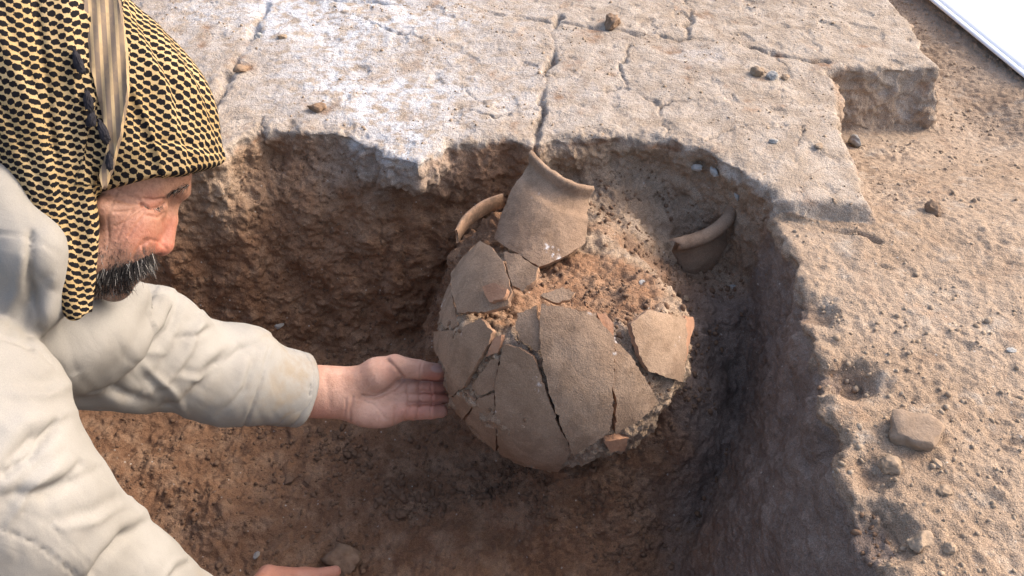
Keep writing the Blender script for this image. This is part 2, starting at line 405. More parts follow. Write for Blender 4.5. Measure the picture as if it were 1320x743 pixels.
disp += crumbly * (.005 * np.abs(perlin(gv, 32, 89)) + .0045 * np.abs(perlin(gv, 75, 90)) + .003 * np.abs(perlin(gv, 140, 101)))
disp += right_wall * .0022 * np.abs(perlin(gv, (60, 110, 16), 102))
disp += inpit * (up < .6) * .007 * (np.abs(perlin(gv, (38, 38, 26), 84)) - .2)
# mud brick joints and shrinkage cracks
CR_W = [([(722, 22), (718, 35), (714, 60), (703, 100), (697, 140), (688, 185)], .0050, .018), ([(884, -40), (885, 0), (890, 25), (888, 52)], .0055, .015),
        ([(300, -8), (400, 2), (494, 6), (543, 8), (591, 14), (644, 20), (716, 30), (770, 38), (825, 46), (893, 53), (971, 63), (1020, 76), (1068, 82)], .005, .012),
        ([(352, -20), (345, 10), (328, 45), (310, 75), (290, 100), (275, 140), (262, 200)], .009, .018), ([(1010, 264), (1068, 279), (1134, 295)], .005, .014)]
CR_T = [[(539, 52), (571, 71), (583, 89), (587, 107), (603, 121), (623, 133)], [(334, 147), (341, 174), (361, 206), (375, 222)], [(850, 131), (859, 165), (857, 220)], [(709, 95), (724, 112), (777, 116), (806, 112), (850, 133)],
        [(850, 133), (913, 126), (990, 109)], [(1034, 165), (1024, 194), (1029, 218)], [(971, 63), (1000, 75), (1015, 90)], [(334, 147), (300, 150), (262, 168)], [(1035, 345), (1050, 372), (1046, 392)], [(440, 20), (500, 40), (540, 52)], [(806, 112), (800, 85), (812, 62)],
        [(560, 150), (600, 140), (640, 150), (690, 138)], [(905, 188), (930, 170), (960, 165), (1034, 165)], [(1140, 330), (1190, 345), (1240, 340)]]
wob = np.stack([fbm(gv, 22, 3, 91, .65), fbm(gv, 22, 3, 92, .65)], 1) * .011
cmask = np.clip(.55 + 1.5 * perlin(gv, 13, 93), .12, 1.25)
for pts, wd, dp in CR_W + [(c, .0018, .0065) for c in CR_T]:
    pw = np.stack([np.array(PZ(x, y))[:2] for x, y in pts])
    lo2, hi2 = pw.min(0) - .06, pw.max(0) + .06
    m = np.nonzero((gv[:, 0] > lo2[0]) & (gv[:, 0] < hi2[0]) & (gv[:, 1] > lo2[1]) & (gv[:, 1] < hi2[1]) & (gv[:, 2] > -.11))[0]
    dd = polydist((gv[m][:, :2] + wob[m]), pw)
    disp[m] -= dp * np.exp(-(dd / (wd * (.6 + .5 * cmask[m]))) ** 2) * cmask[m]
gv2 = gv + gn * disp[:, None]
# split into the setting's pieces
fc = gv[gf].mean(1); fx, fy, fz = fc.T
f_in = inpit[gf].mean(1) > .5; f_low = lowv[gf].mean(1) > .5; f_up = up[gf].mean(1)
def side(poly_px, pts, axis):     # interpolate a joint line: axis 0: y as function of x, 1: x as function of y
    pw = np.stack([PZ(x, y)[:2] for x, y in poly_px]); a, b = (0, 1) if axis == 0 else (1, 0)
    o = np.argsort(pw[:, a]); return np.interp(pts[a], pw[o, a], pw[o, b])
row = fy > side(CR_W[2][0], (fx, fy), 0)
c1 = fx > side(CR_W[0][0], (fx, fy), 1); c4 = fx > side(CR_W[3][0], (fx, fy), 1); c2 = fx > side(CR_W[1][0], (fx, fy), 1)
zone = np.where(f_in, np.where((f_up > .72) & (fz < -.33), 1, 2), np.where(f_low, 3, 10))
pl = zone == 10
zone = np.where(pl & row, np.where(c2, 16, np.where(c1, 15, np.where(c4, 14, 13))), np.where(pl, np.where(c1, 12, np.where(c4, 11, 10)), zone))
zone = np.where(pl & (fx < -1.02), 17, zone)
me_all = raw_mesh('tmp_all', gv2, gf); me_all.polygons.foreach_set('use_smooth', np.ones(len(gf), bool)); nall = norms(me_all).copy(); bpy.data.meshes.remove(me_all)
def ground_piece(name, zid, parent=None):
    fs = gf[zone == zid]
    if len(fs) == 0: return None
    u, inv = np.unique(fs, return_inverse=True)
    me = raw_mesh(name, gv2[u], inv.reshape(-1, 4))
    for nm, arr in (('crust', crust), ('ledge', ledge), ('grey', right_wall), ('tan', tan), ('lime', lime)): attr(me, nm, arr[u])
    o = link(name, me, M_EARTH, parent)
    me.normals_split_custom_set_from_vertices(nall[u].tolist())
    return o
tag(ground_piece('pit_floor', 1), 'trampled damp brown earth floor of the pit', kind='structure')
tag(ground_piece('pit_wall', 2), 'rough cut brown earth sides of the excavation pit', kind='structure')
tag(ground_piece('ground', 3), 'sunlit dry tan soil ledge strewn with grit beside the pit', kind='structure')
plat = empty('mudbrick_platform', (0, 1.6, 0)); tag(plat, 'pale cracked mud brick platform with lime bloom behind the pit', kind='structure')
for zid in range(10, 18):
    o = ground_piece('mudbrick', zid)
    if o is not None: under(o, plat)
# surrounding ground out to the horizon
def ring():
    xs = np.concatenate([-np.geomspace(60, 1.6, 14), np.linspace(GX0 + .015, GX1 - .02, 24), np.geomspace(1.6, 60, 14)])
    ys = np.concatenate([-np.geomspace(60, .2, 16), np.linspace(GY0 + .015, GY1 - .02, 22), np.geomspace(2.6, 60, 14)])
    XX, YY = np.meshgrid(xs, ys, indexing='ij'); far = sstep(0, 1.0, np.maximum.reduce([GX0 - XX, XX - GX1, GY0 - YY, YY - GY1]))
    Z = top_h(XX, YY) * (1 - far) - .01 + far * .12 * perlin(np.stack([XX.ravel(), YY.ravel(), 0 * XX.ravel()], 1), .35, 5).reshape(XX.shape)
    v = np.stack([XX, YY, Z], -1).reshape(-1, 3); nx, ny = XX.shape; fs = []
    for i in range(nx - 1):
        for j in range(ny - 1):
            if 14 <= i < 14 + 23 and 16 <= j < 16 + 21: continue
            fs.append((i * ny + j, (i + 1) * ny + j, (i + 1) * ny + j + 1, i * ny + j + 1))
    me = raw_mesh('terrain', v, np.array(fs))
    attr(me, 'ledge', np.ones(len(v)))
    tag(link('terrain', me, M_EARTH), 'open dry tan ground around the dig', kind='structure')
ring()
# ------------------------------------------------------------------ the broken jar: every sherd cut from one vessel wall
def Zs(pts, ox=540, oy=180, sc=420 / 678): return [(ox + x * sc, oy + y * sc) for x, y in pts]
def ragged(poly, step=5.0, amp=1.2, seed=0):
    r = np.random.default_rng(seed); out = []
    for (x0, y0), (x1, y1) in zip(poly, poly[1:] + poly[:1]):
        L = math.hypot(x1 - x0, y1 - y0); n = max(1, int(L / step))
        for i in range(n):
            t = i / n; j = r.normal(0, amp, 2) * (0.35 if i == 0 else 1)
            out.append((x0 + (x1 - x0) * t + j[0], y0 + (y1 - y0) * t + j[1]))
    return out
def tri_fill(poly, step=7.0):
    """triangulate a 2-D outline with inner points"""
    a = np.array(poly); lo, hi = a.min(0), a.max(0); pts = [Vector(p) for p in poly]; n = len(poly)
    gx = np.arange(lo[0] + step / 2, hi[0], step); gy = np.arange(lo[1] + step / 2, hi[1], step)
    G = np.stack(np.meshgrid(gx, gy, indexing='ij'), -1).reshape(-1, 2)
    ins = np.zeros(len(G), bool)
    for (x0, y0), (x1, y1) in zip(poly, poly[1:] + poly[:1]):
        c = ((y0 > G[:, 1]) != (y1 > G[:, 1])) & (G[:, 0] < (x1 - x0) * (G[:, 1] - y0) / ((y1 - y0) or 1e-9) + x0); ins ^= c
    if len(G):
        d = polydist(G, poly + poly[:1]); G = G[ins & (d > step * .45)]
    pts += [Vector(p) for p in G]
    v, e, f, *_ = delaunay_2d_cdt(pts, [(i, (i + 1) % n) for i in range(n)], [], 1, 1e-4)
    return np.array([tuple(x) for x in v]), [tuple(x) for x in f]
def sphere_cast(px, py, R):
    r = ray(px, py); r = r / np.linalg.norm(r, axis=-1, keepdims=True); oc = CAM - JC
    b = r @ oc; c = oc @ oc - R * R; disc = b * b - c
    t = np.where(disc > 0, -b - np.sqrt(np.maximum(disc, 0)), -b)
    p = CAM + r * t[:, None]; q = p - JC; return JC + q / np.linalg.norm(q, axis=1, keepdims=True) * R
def prism(top, nrm, faces, thick, name):
    """solid piece from a top sheet: bottom copy and side walls"""
    n = len(top); bot = top - nrm * thick
    cnt = {}
    for f in faces:
        for a, b in zip(f, f[1:] + f[:1]): cnt[(a, b)] = 1
    rim = [(a, b) for a, b in cnt if (b, a) not in cnt]
    me = bpy.data.meshes.new(name)
    # side walls get their own vertices so that the broken edge stays crisp
    ring_t = {}; vs = [tuple(x) for x in top] + [tuple(x) for x in bot]; fs = [f for f in faces] + [tuple(i + n for i in reversed(f)) for f in faces]
    edge_flag = [0.0] * (2 * n)
    for a, b in rim:
        for i in (a, b):
            if i not in ring_t:
                ring_t[i] = len(vs); vs.append(tuple(top[i])); vs.append(tuple(bot[i])); edge_flag += [1.0, 1.0]
        A, B = ring_t[a], ring_t[b]; fs.append((B, A, A + 1, B + 1))
    me.from_pydata(vs, [], fs); me.update(); attr(me, 'edge', edge_flag); return me
jar = empty('broken_jar', (JC[0], JC[1], JC[2] - JR))
tag(jar, 'large buff pottery jar cracked into many sherds, half buried in the pit soil', 'jar')
def sherd(zpts, seed, lift=0.0, thick=.010, tilt=0.012, mat=None, label=None, name='sherd', step=6.0):
    poly = ragged(Zs(zpts), 4, .75, seed)
    c = np.mean(poly, axis=0); poly = [tuple(c + (np.array(p) - c) * (1 - .45 / max(12, np.linalg.norm(np.array(p) - c)))) for p in poly]
    v2, fs = tri_fill(poly, step)
    p = sphere_cast(v2[:, 0], v2[:, 1], JR); nn = (p - JC) / JR
    r = np.random.default_rng(seed); cc = p.mean(0); tl = r.normal(0, tilt, 3)
    off = lift + (p - cc) @ tl + .0016 * fbm(p, 30, 2, seed)
    p = p + nn * off[:, None]
    view = (np.cross(p[fs[0][1]] - p[fs[0][0]], p[fs[0][2]] - p[fs[0][0]]) @ (CAM - cc)) > 0
    if not view: fs = [tuple(reversed(f)) for f in fs]
    o = link(name, prism(p, nn, fs, thick, name), mat or M_POT)
    under(o, jar)
    if label: o['label'] = label
    return o
SH = [([(70, 195), (105, 205), (150, 225), (178, 255), (190, 300), (196, 322), (185, 348), (140, 362), (85, 362), (73, 325), (66, 260)], .004, 0, None),
      ([(63, 262), (70, 322), (84, 388), (56, 396), (43, 376), (45, 332), (56, 300)], 0, 0, 'steep left flank sherd with a bluish salt stain'),
      ([(176, 235), (205, 240), (250, 268), (243, 295), (215, 318), (195, 305), (185, 270)], .002, 0, None),
      ([(140, 314), (165, 305), (192, 318), (187, 336), (155, 344)], .012, 1, 'small orange broken chip'),
      ([(34, 400), (80, 397), (130, 372), (158, 400), (150, 425), (130, 455), (110, 490), (92, 520), (60, 480), (38, 440)], .004, 0, None),
      ([(158, 412), (174, 405), (167, 445), (140, 452)], .002, 1, 'small orange sliver'),
      ([(107, 515), (150, 457), (168, 455), (161, 500), (158, 523), (125, 533)], 0, 0, None),
      ([(65, 537), (95, 521), (119, 541), (102, 570), (88, 585), (70, 562)], 0, 0, None),
      ([(48, 490), (64, 486), (90, 519), (64, 534)], 0, 0, None),
      ([(97, 585), (125, 536), (158, 527), (160, 570), (161, 650), (130, 620)], .001, 0, None),
      ([(180, 425), (210, 432), (240, 450), (265, 520), (290, 590), (318, 645), (290, 690), (265, 698), (210, 680), (168, 652), (161, 560), (163, 500), (173, 450)], .004, 0, None),
      ([(93, 590), (130, 626), (165, 657), (210, 686), (260, 702), (238, 708), (190, 698), (138, 668), (103, 622)], -.004, 0, 'dark curved sherd under the belly'),
      ([(205, 362), (246, 345), (250, 390), (260, 435), (245, 442), (215, 420), (200, 395)], .001, 0, None),
      ([(255, 345), (300, 350), (365, 365), (380, 388), (404, 412), (404, 470), (398, 520), (401, 560), (394, 600), (330, 645), (322, 652), (300, 602), (275, 532), (258, 470), (252, 400)], .007, 0, 'largest sherd with a white lime spot at its tip'),
      ([(408, 417), (440, 450), (470, 500), (496, 545), (460, 580), (406, 608), (410, 550), (402, 520)], .003, 0, None),
      ([(368, 362), (386, 362), (405, 385), (403, 410), (381, 388)], .003, 1, 'orange broken tip'),
      ([(433, 385), (470, 356), (548, 375), (549, 440), (541, 503), (500, 490), (470, 480), (450, 440)], .007, 0, None),
      ([(551, 366), (571, 372), (560, 420), (546, 470)], .004, 1, 'orange edge on the far right'),
      ([(253, 326), (300, 308), (326, 320), (315, 335), (285, 341)], .003, 0, None),
      ([(385, 630), (440, 625), (430, 650), (400, 655)], -.002, 1, 'buried red sherd edge under the belly')]
for i, (z, l, red, lab) in enumerate(SH): sherd(z, 100 + i, l, mat=M_RED if red else None, label=lab)

# neck sherd: part of a flaring neck with a rounded lip, leaning back against the pit wall
def cone_cast(px, py, c, ax, R0, k):
    ax = np.asarray(ax, float); ax = ax / np.linalg.norm(ax); r = ray(px, py); r = r / np.linalg.norm(r, axis=-1, keepdims=True)
    t = np.linspace(.9, 2.2, 1600); best = np.full(len(px), np.nan); out = []
    for i in range(len(px)):
        q = CAM + r[i] * t[:, None] - c; h = q @ ax; rad = np.linalg.norm(q - h[:, None] * ax, axis=1)
        Fv = rad - (R0 - k * h)
        s = np.nonzero(Fv < 0)[0]
        j = s[0] if len(s) else np.argmin(Fv)
        out.append(CAM + r[i] * t[j])
    out = np.array(out); q = out - c; h = q @ ax; n = q - h[:, None] * ax; n = n / np.linalg.norm(n, axis=1, keepdims=True) + k * ax
    return out, n / np.linalg.norm(n, axis=1, keepdims=True)
rim_px = Zs([(238, 25), (250, 40), (270, 60), (300, 82), (330, 95), (360, 100)])
neck_px = rim_px + Zs([(357, 130), (352, 170), (346, 215), (310, 240), (272, 258), (250, 265), (210, 240), (178, 222), (155, 205), (170, 160), (190, 110), (215, 62)])
poly = ragged(neck_px, 5, .5, 5); v2, fs = tri_fill(poly, 3.2)
NN = np.array([-.22, -.55, .80]); NN /= np.linalg.norm(NN); NAX = np.array([.10, .82, .57]); NAX -= NN * (NAX @ NN)
NC = P(700, 268, 1.44) - NN * .115
p, nn = cone_cast(v2[:, 0], v2[:, 1], NC, NAX, .115, .12)
dr = polydist(v2, rim_px)
p = p + nn * (.011 * sstep(11, 7, dr) - .006 * sstep(42, 30, dr) * sstep(8, 14, dr) - .005 * sstep(3, 0, dr))[:, None] + nn * (.001 * fbm(p, 40, 2, 3))[:, None]
if (np.cross(p[fs[0][1]] - p[fs[0][0]], p[fs[0][2]] - p[fs[0][0]]) @ (CAM - p[0])) < 0: fs = [tuple(reversed(f)) for f in fs]
o = link('neck_sherd', prism(p, nn, fs, .012, 'neck_sherd'), M_POT)
tag(o, 'large neck sherd with rounded lip leaning upright against the back wall of the pit', 'sherd')
def rim_arc(name, c, R, a0, a1, axis_tilt, prof, label, mat, rag=0.0, seed=0):
    n = 40; vs = []; m = len(prof); r = np.random.default_rng(seed)
    Rm = Matrix.Rotation(axis_tilt[0], 3, 'X') @ Matrix.Rotation(axis_tilt[1], 3, 'Y')
    for i in range(n + 1):
        a = math.radians(a0 + (a1 - a0) * i / n)
        for j, (dr_, dz) in enumerate(prof):
            e = 0
            if i in (0, n): e = r.normal(0, rag)
            q = Rm @ Vector(((R + dr_) * math.cos(a + e / R), (R + dr_) * math.sin(a + e / R), dz)); vs.append((c[0] + q.x, c[1] + q.y, c[2] + q.z))
    fs = []
    for i in range(n):
        for j in range(m): fs.append((i * m + j, (i + 1) * m + j, (i + 1) * m + (j + 1) % m, i * m + (j + 1) % m))
    fs.append(tuple(range(m))); fs.append(tuple(n * m + j for j in reversed(range(m))))
    me = bpy.data.meshes.new(name); me.from_pydata(vs, [], fs); me.update(); attr(me, 'edge', [0.15] * len(vs))
    bm = __import__('bmesh').new(); bm.from_mesh(me); __import__('bmesh').ops.recalc_face_normals(bm, faces=bm.faces); bm.to_mesh(me); bm.free()
    o = link(name, me, mat); tag(o, label, 'sherd'); return o
prof = [(-.002, .005), (.008, .008), (.016, .004), (.019, -.005), (.015, -.013), (.006, -.018), (.001, -.028), (.003, -.040), (.008, -.052), (.016, -.115), (.004, -.115), (-.006, -.05), (-.009, -.03), (-.007, -.01), (-.004, .0)]
rim_arc('rim_sherd', (.287, 1.285, -.096), .098, -92, 0, (math.radians(6), math.radians(-10)), prof, 'curved rim sherd standing in the soil at the right corner of the pit', M_POT, .006, 3)
def edge_sherd():
    pts = [P(588, 298, 1.46), P(597, 282, 1.475), (P(612, 268, 1.49)), P(628, 258, 1.505), P(648, 251, 1.52)]; path = []
    for i in range(4):
        for t in np.linspace(0, 1, 7)[:-1]:
            p0, p1, p2, p3 = (pts[max(i - 1, 0)], pts[i], pts[i + 1], pts[min(i + 2, 4)])
            path.append(.5 * (2 * p1 + (p2 - p0) * t + (2 * p0 - 5 * p1 + 4 * p2 - p3) * t * t + (3 * p1 - p0 - 3 * p2 + p3) * t ** 3))
    path.append(pts[-1]); V = []; n = len(path); pr = [(-.003, .001), (-.0015, .002), (.0015, .002), (.003, .001), (.0035, -.006), (.004, -.026), (-.002, -.026), (-.003, -.006)]; m = len(pr)
    for i, c in enumerate(path):
        t = path[min(i + 1, n - 1)] - path[max(i - 1, 0)]; t /= np.linalg.norm(t); o_ = np.cross(t, [0, 0, 1.0]); o_ /= np.linalg.norm(o_); tp_ = .55 + .45 * math.sin(math.pi * (i + 2) / (n + 3))
        V += [c + o_ * x * tp_ + np.array([0, 0, z]) + t * (.002 * math.sin(x * 900 + z * 300) if i in (0, n - 1) else 0) for x, z in pr]
    Fq = [(i * m + j, (i + 1) * m + j, (i + 1) * m + (j + 1) % m, i * m + (j + 1) % m) for i in range(n - 1) for j in range(m)] + [tuple(range(m))[::-1], tuple(range((n - 1) * m, n * m))]
    me = bpy.data.meshes.new('rim_sherd'); me.from_pydata([tuple(x) for x in V], [], Fq); me.update(); attr(me, 'edge', [.8] * len(V))
    tag(link('rim_sherd', me, M_POT), 'thin curved sherd edge poking out left of the neck sherd', 'sherd')
edge_sherd()
# ------------------------------------------------------------------ loose stones and clods
def ico(sub):
    bm = __import__('bmesh').new(); __import__('bmesh').ops.create_icosphere(bm, subdivisions=sub, radius=1)
    v = np.array([x.co[:] for x in bm.verts]); f = np.array([[y.index for y in x.verts] for x in bm.faces]); bm.free(); return v, f
ICO3, ICO1, ICO2 = ico(4), ico(1), ico(2)
def rock_v(seed, ang=.5, base=None):
    v = (base or ICO3)[0].copy(); r = np.random.default_rng(seed)
    for _ in range(9):                                    # chop facets
        d = r.normal(size=3); d /= np.linalg.norm(d); lim = r.uniform(.55, .92)
        h = v @ d; v = v - np.maximum(h - lim, 0)[:, None] * d * ang * 1.4
    v *= (1 + .26 * fbm(v + seed * 3.1, 1.5, 4, seed, .6))[:, None] if base is None else 1
    if base is None: v *= (1 + .05 * fbm(v + seed, 7, 2, seed + 1))[:, None]
    return v
def stone(name, label, cat, px, py, w_px, asp=(1, .8, .6), mat=None, seed=0, ang=.75, sink=.5, group=None, rz=None):
    p, n = hit(px, py); d = (p - CAM) @ CF; s = w_px * d / F_PX / 2
    v = rock_v(seed, ang) * np.array(asp) * s
    a = seed * 1.7 if rz is None else rz; c_, s_ = math.cos(a), math.sin(a)
    v = np.stack([v[:, 0] * c_ - v[:, 1] * s_, v[:, 0] * s_ + v[:, 1] * c_, v[:, 2]], 1)
    q = np.array(Vector((0, 0, 1)).rotation_difference(Vector(n)).to_matrix()) if n[2] < .75 else np.eye(3)
    v = v @ q.T
    o = link(name, raw_mesh(name, v, ICO3[1]), mat or M_CLOD); o.location = p + n * s * asp[2] * (1 - sink)
    tag(o, label, cat, group); return o
stone('soil_clod', 'large dark brown clod lying in the brick joint on the platform', 'clod', 788, 34, 32, (1, .7, .65), M_CLOD, 1)
stone('soil_clod', 'reddish brown clod set in a hollow of the white bloomed brick', 'clod', 408, 141, 26, (1, .7, .5), M_CLOD, 2)
stone('soil_clod', 'dark faceted clod alone on the lower sunlit ground right of the platform', 'clod', 1202, 274, 24, (1, .8, .95), M_CLOD, 3, .9)
stone('pebble', 'round grey pebble in the small heap on the platform', 'pebble', 994, 102, 17, (1, .9, .8), M_STONE, 4)
stone('soil_clod', 'brown clod beside the grey pebble in the small heap', 'clod', 975, 97, 24, (1, .8, .6), M_TAN, 5)
stone('soil_clod', 'smallest tan clod at the edge of the pebble heap', 'clod', 1012, 101, 13, (1, .8, .7), M_TAN, 6)
stone('stone', 'grey angular stone wedged at the right edge of the platform', 'stone', 1102, 189, 24, (1, .5, .8), M_STONE, 7, .9, rz=2.0)
stone('pebble', 'grey pebble just left of the platform edge above the corner', 'pebble', 1054, 190, 14, (1, .8, .5), M_TAN, 8)
stone('pebble', 'small grey pebble on the platform near the forked crack', 'pebble', 997, 184, 12, (1, .8, .6), M_STONE, 9)
stone('pebble', 'white grey oval pebble stuck in the back wall near the corner', 'pebble', 923, 222, 18, (.6, 1, .5), M_STONE, 10, rz=0.2)
stone('pebble', 'pale flat pebble in the back wall left of the oval one', 'pebble', 898, 216, 16, (1, .7, .4), M_STONE, 11)
stone('pebble', 'small grey pebble in the wall above the curved rim sherd', 'pebble', 951, 253, 12, (1, .8, .5), M_STONE, 12)
stone('pebble', 'yellowish pebble on the soil below the curved rim sherd', 'pebble', 881, 385, 17, (.6, 1, .5), M_TAN, 13, rz=.3)
stone('pebble', 'small grey pebble on the soil behind the jar belly', 'pebble', 828, 367, 11, (1, .8, .6), M_STONE, 14)
stone('pebble', 'grey pebble at the dark foot of the right wall', 'pebble', 945, 371, 14, (1, .8, .6), M_STONE, 15)
stone('pebble', 'small pinkish chip lying between the sherds', 'pebble', 671, 394, 13, (1, .8, .7), M_RED, 16)
stone('pebble', 'pale tan pebble low on the back wall above the sleeve', 'pebble', 358, 420, 15, (1, .5, .5), M_STONE, 17)
stone('soil_clod', 'flat round clod on the pit floor, left of a pair', 'clod', 372, 619, 17, (1, .9, .5), M_FLOORCLOD, 18)
stone('soil_clod', 'flat round clod on the pit floor, right of a pair', 'clod', 396, 622, 19, (1, .9, .5), M_FLOORCLOD, 19)
stone('soil_clod', 'brown clod below the man\'s reaching hand on the pit floor', 'clod', 518, 666, 18, (1, .8, .7), M_FLOORCLOD, 20)
stone('soil_clod', 'reddish clod on the pit floor under the jar belly', 'clod', 569, 667, 17, (.7, 1, .6), M_RED, 21, rz=.8)
stone('soil_clod', 'grey clod buried at the lower left foot of the jar', 'clod', 612, 617, 26, (1, .7, .5), M_FLOORCLOD, 22)
stone('pebble', 'tiny pale pebble on the floor by the near sleeve', 'pebble', 331, 717, 12, (1, .7, .6), M_STONE, 23)
stone('pebble', 'bright white pebble on the ledge', 'pebble', 1303, 453, 13, (1, .8, .6), M_STONE, 24)
stone('soil_clod', 'round dark clod on the ledge beside crumbled lumps', 'clod', 1224, 711, 20, (1, .9, .9), M_TAN, 25)
stone('soil_clod', 'large tan crumbled lump at the pit lip below the brick fragment', 'clod', 1150, 600, 34, (1, .8, .6), M_TAN, 26, sink=.8)
stone('soil_clod', 'broad tan lump half buried on the near ledge', 'clod', 1188, 700, 40, (.8, 1, .6), M_TAN, 27, sink=.85)
stone('soil_clod', 'tan clod between the brick fragment and the round dark clod', 'clod', 1217, 634, 24, (1, .8, .6), M_TAN, 28)
stone('soil_clod', 'small tan clod right of the brick fragment', 'clod', 1206, 600, 18, (1, .8, .6), M_TAN, 29)
stone('soil_clod', 'dark earth lump in the brick joint near the headscarf', 'clod', 310, 92, 19, (1, .8, .6), M_CLOD, 30)
stone('pebble', 'grey pebble in the joint, left of two near the white bloom', 'pebble', 333, 48, 13, (1, .8, .6), M_STONE, 31)
stone('soil_clod', 'lump of earth in the joint, right of two near the white bloom', 'clod', 364, 50, 15, (1, .7, .6), M_TAN, 32)
stone('soil_clod', 'knobbly straw brown lump on the pit floor by the fingertips', 'clod', 443, 728, 54, (1, .75, .7), M_CLOD, 33)
# brick fragment
def brick_fragment():
    p, n = hit(1176, 562); bmod = __import__('bmesh'); bm = bmod.new()
    bmod.ops.create_cube(bm, size=1); bmod.ops.bevel(bm, geom=bm.edges[:], offset=.025, segments=1, affect='EDGES')
    bmod.ops.subdivide_edges(bm, edges=bm.edges[:], cuts=5, use_grid_fill=True)
    me = bpy.data.meshes.new('brick_fragment'); bm.to_mesh(me); bm.free()
    v = coords(me).astype(float); v[:, 0] *= 1 + .35 * v[:, 1]; v[:, 1] += .22 * v[:, 0] * (v[:, 0] > 0); v[:, 2] *= 1 - .3 * v[:, 0]; v *= np.array([.066, .052, .034])
    for dch, lm in (((.8, -.5, .3), .036), ((-.6, -.6, .5), .034), ((.5, .8, .3), .036), ((-.3, .9, .2), .028)):
        dch = np.array(dch) / np.linalg.norm(dch); hh = v @ dch; v -= np.maximum(hh - lm, 0)[:, None] * dch
    v += (.007 * fbm(v, 45, 3, 9))[:, None] * v / np.linalg.norm(v, axis=1, keepdims=True)
    me.vertices.foreach_set('co', v.astype(np.float32).ravel()); me.update()
    o = link('brick_fragment', me, mat_rock('mud_brick', (.21, .145, .098), (.28, .20, .14))); o.location = p + np.array([0, 0, .010]); o.rotation_euler = (math.radians(5), math.radians(-6), math.radians(-28))
    tag(o, 'broken angular mud brick fragment lying on the ledge beside the pit', 'brick'); o.scale = (.84, .84, .66)
M_LGRIT = mat_rock('ledge_grit', (.27, .19, .125), (.37, .285, .205))
brick_fragment()
# grit and crumbs nobody could count
def grit(name, label, n, test, smin_, smax_, mat, seed, base=None, power=2.5):
    base = base or ICO1
    r = np.random.default_rng(seed); cand = np.nonzero(test)[0]; pick = r.choice(cand, min(n, len(cand)), replace=False)
    shapes = [rock_v(900 + k, .7, base) for k in range(14)]
    V, Fs = [], []; nb = len(base[0])
    for i, a in enumerate(pick):
        s = smin_ + (smax_ - smin_) * r.random() ** power
        R_ = np.array(Matrix.Rotation(r.random() * 6.28, 3, Vector(r.normal(size=3)).normalized()))
        v = (shapes[i % 14] * r.uniform(.45, 1.15, 3)) @ R_.T * s
        V.append(v + gv2[a] + gn[a] * s * .0); Fs.append(base[1] + i * nb)
    me = raw_mesh(name, np.concatenate(V), np.concatenate(Fs)); o = link(name, me, mat, smooth=False); tag(o, label, kind='stuff')
inimg = (ix > -40) & (ix < 1360) & (iy > -40) & (iy < 780)
clump = perlin(gv, 9, 201)
grit('ledge_grit', 'dry tan grit and crumbs on the ledge', 3200, inimg & (ledge > .4) & (up > .5) & (clump + .5 * n1 + .4 * n2 + .5 * sstep(1.05, .7, gv[:, 1]) > .12), .0007, .0065, M_LGRIT, 1, power=5)
grit('floor_crumbs', 'brown soil crumbs on the pit floor', 8000, inimg & floorish.astype(bool) & (clump + .5 * n1 + .4 * n2 > -.1), .0009, .0075, M_FLOORCLOD, 2, power=4.5)
heap = np.exp(-(((ix - 435) / 55) ** 2 + ((iy - 575) / 28) ** 2)) + np.exp(-(((ix - 520) / 50) ** 2 + ((iy - 645) / 40) ** 2)) + .8 * np.exp(-(((ix - 640) / 60) ** 2 + ((iy - 640) / 25) ** 2)) + .6 * np.exp(-(((ix - 800) / 80) ** 2 + ((iy - 640) / 35) ** 2))
grit('crumbled_clods', 'loose heaps of crumbled brown clods on the pit floor below the hand and jar', 420, inimg & floorish.astype(bool) & (heap > .35 + .9 * np.random.default_rng(5).random(len(ix)) * .6), .0022, .0105, M_FLOORCLOD, 7, ICO2, 3.0)
grit('wall_crumbs', 'soil crumbs clinging to the pit sides and jar fill', 7000, inimg & inpit & (up > .12) & (up < .75) & (right_wall < .5), .0008, .0048, M_FLOORCLOD, 3, power=3.5)
grit('platform_grit', 'fine pale grit on the mud bricks', 2500, inimg & (crust > .6) & (up > .6) & (clump > .05), .0008, .005, M_TAN, 4, power=4)
# ------------------------------------------------------------------ white sheet at the far right
def sheet():
    k = NB('white_sheet'); p = k.obj(); m = k.done((.62, .63, .65), .6, k.bump(k.noise(p, 900, 2), .15, .0005))
    nu, nv = 60, 50; a = PZ(1190, -14, -.075); b = PZ(1345, 112, -.075); vs = []
    e = b - a; outd = np.array([.95, .25, 0.0])
    for i in range(nu + 1):
        t = i / nu * 1.5 - .25
        for j in range(nv + 1):
            s = j / nv; q = a + e * t + outd * s * .9
            q[2] = -.075 + .06 * s - .03 * s * s + .012 * math.sin(t * 9 + s * 5) * s + .006 * math.sin(t * 17 + s * 9) * s
            if j == 0: q[2] -= .006
            vs.append(q)
    fs = [(i * (nv + 1) + j, (i + 1) * (nv + 1) + j, (i + 1) * (nv + 1) + j + 1, i * (nv + 1) + j + 1) for i in range(nu) for j in range(nv)]
    root = empty('white_sheet', a); tag(root, 'white woven ground sheet draped over the bank beside the platform', 'sheet')
    o = under(link('cloth', raw_mesh('cloth', np.array(vs), np.array(fs)), m), root)
    md = o.modifiers.new('s', 'SOLIDIFY'); md.thickness = .002
    # rolled hem
    hem = []; n = 8
    for i in range(nu + 1):
        c = vs[i * (nv + 1)]
        for q in range(n):
            an = q / n * 6.283; hem.append(c + np.array([math.cos(an) * .007, 0, math.sin(an) * .0045]))
    hf = [(i * n + q, (i + 1) * n + q, (i + 1) * n + (q + 1) % n, i * n + (q + 1) % n) for i in range(nu) for q in range(n)]
    under(link('hem', raw_mesh('hem', np.array(hem), np.array(hf)), m), root)
sheet()
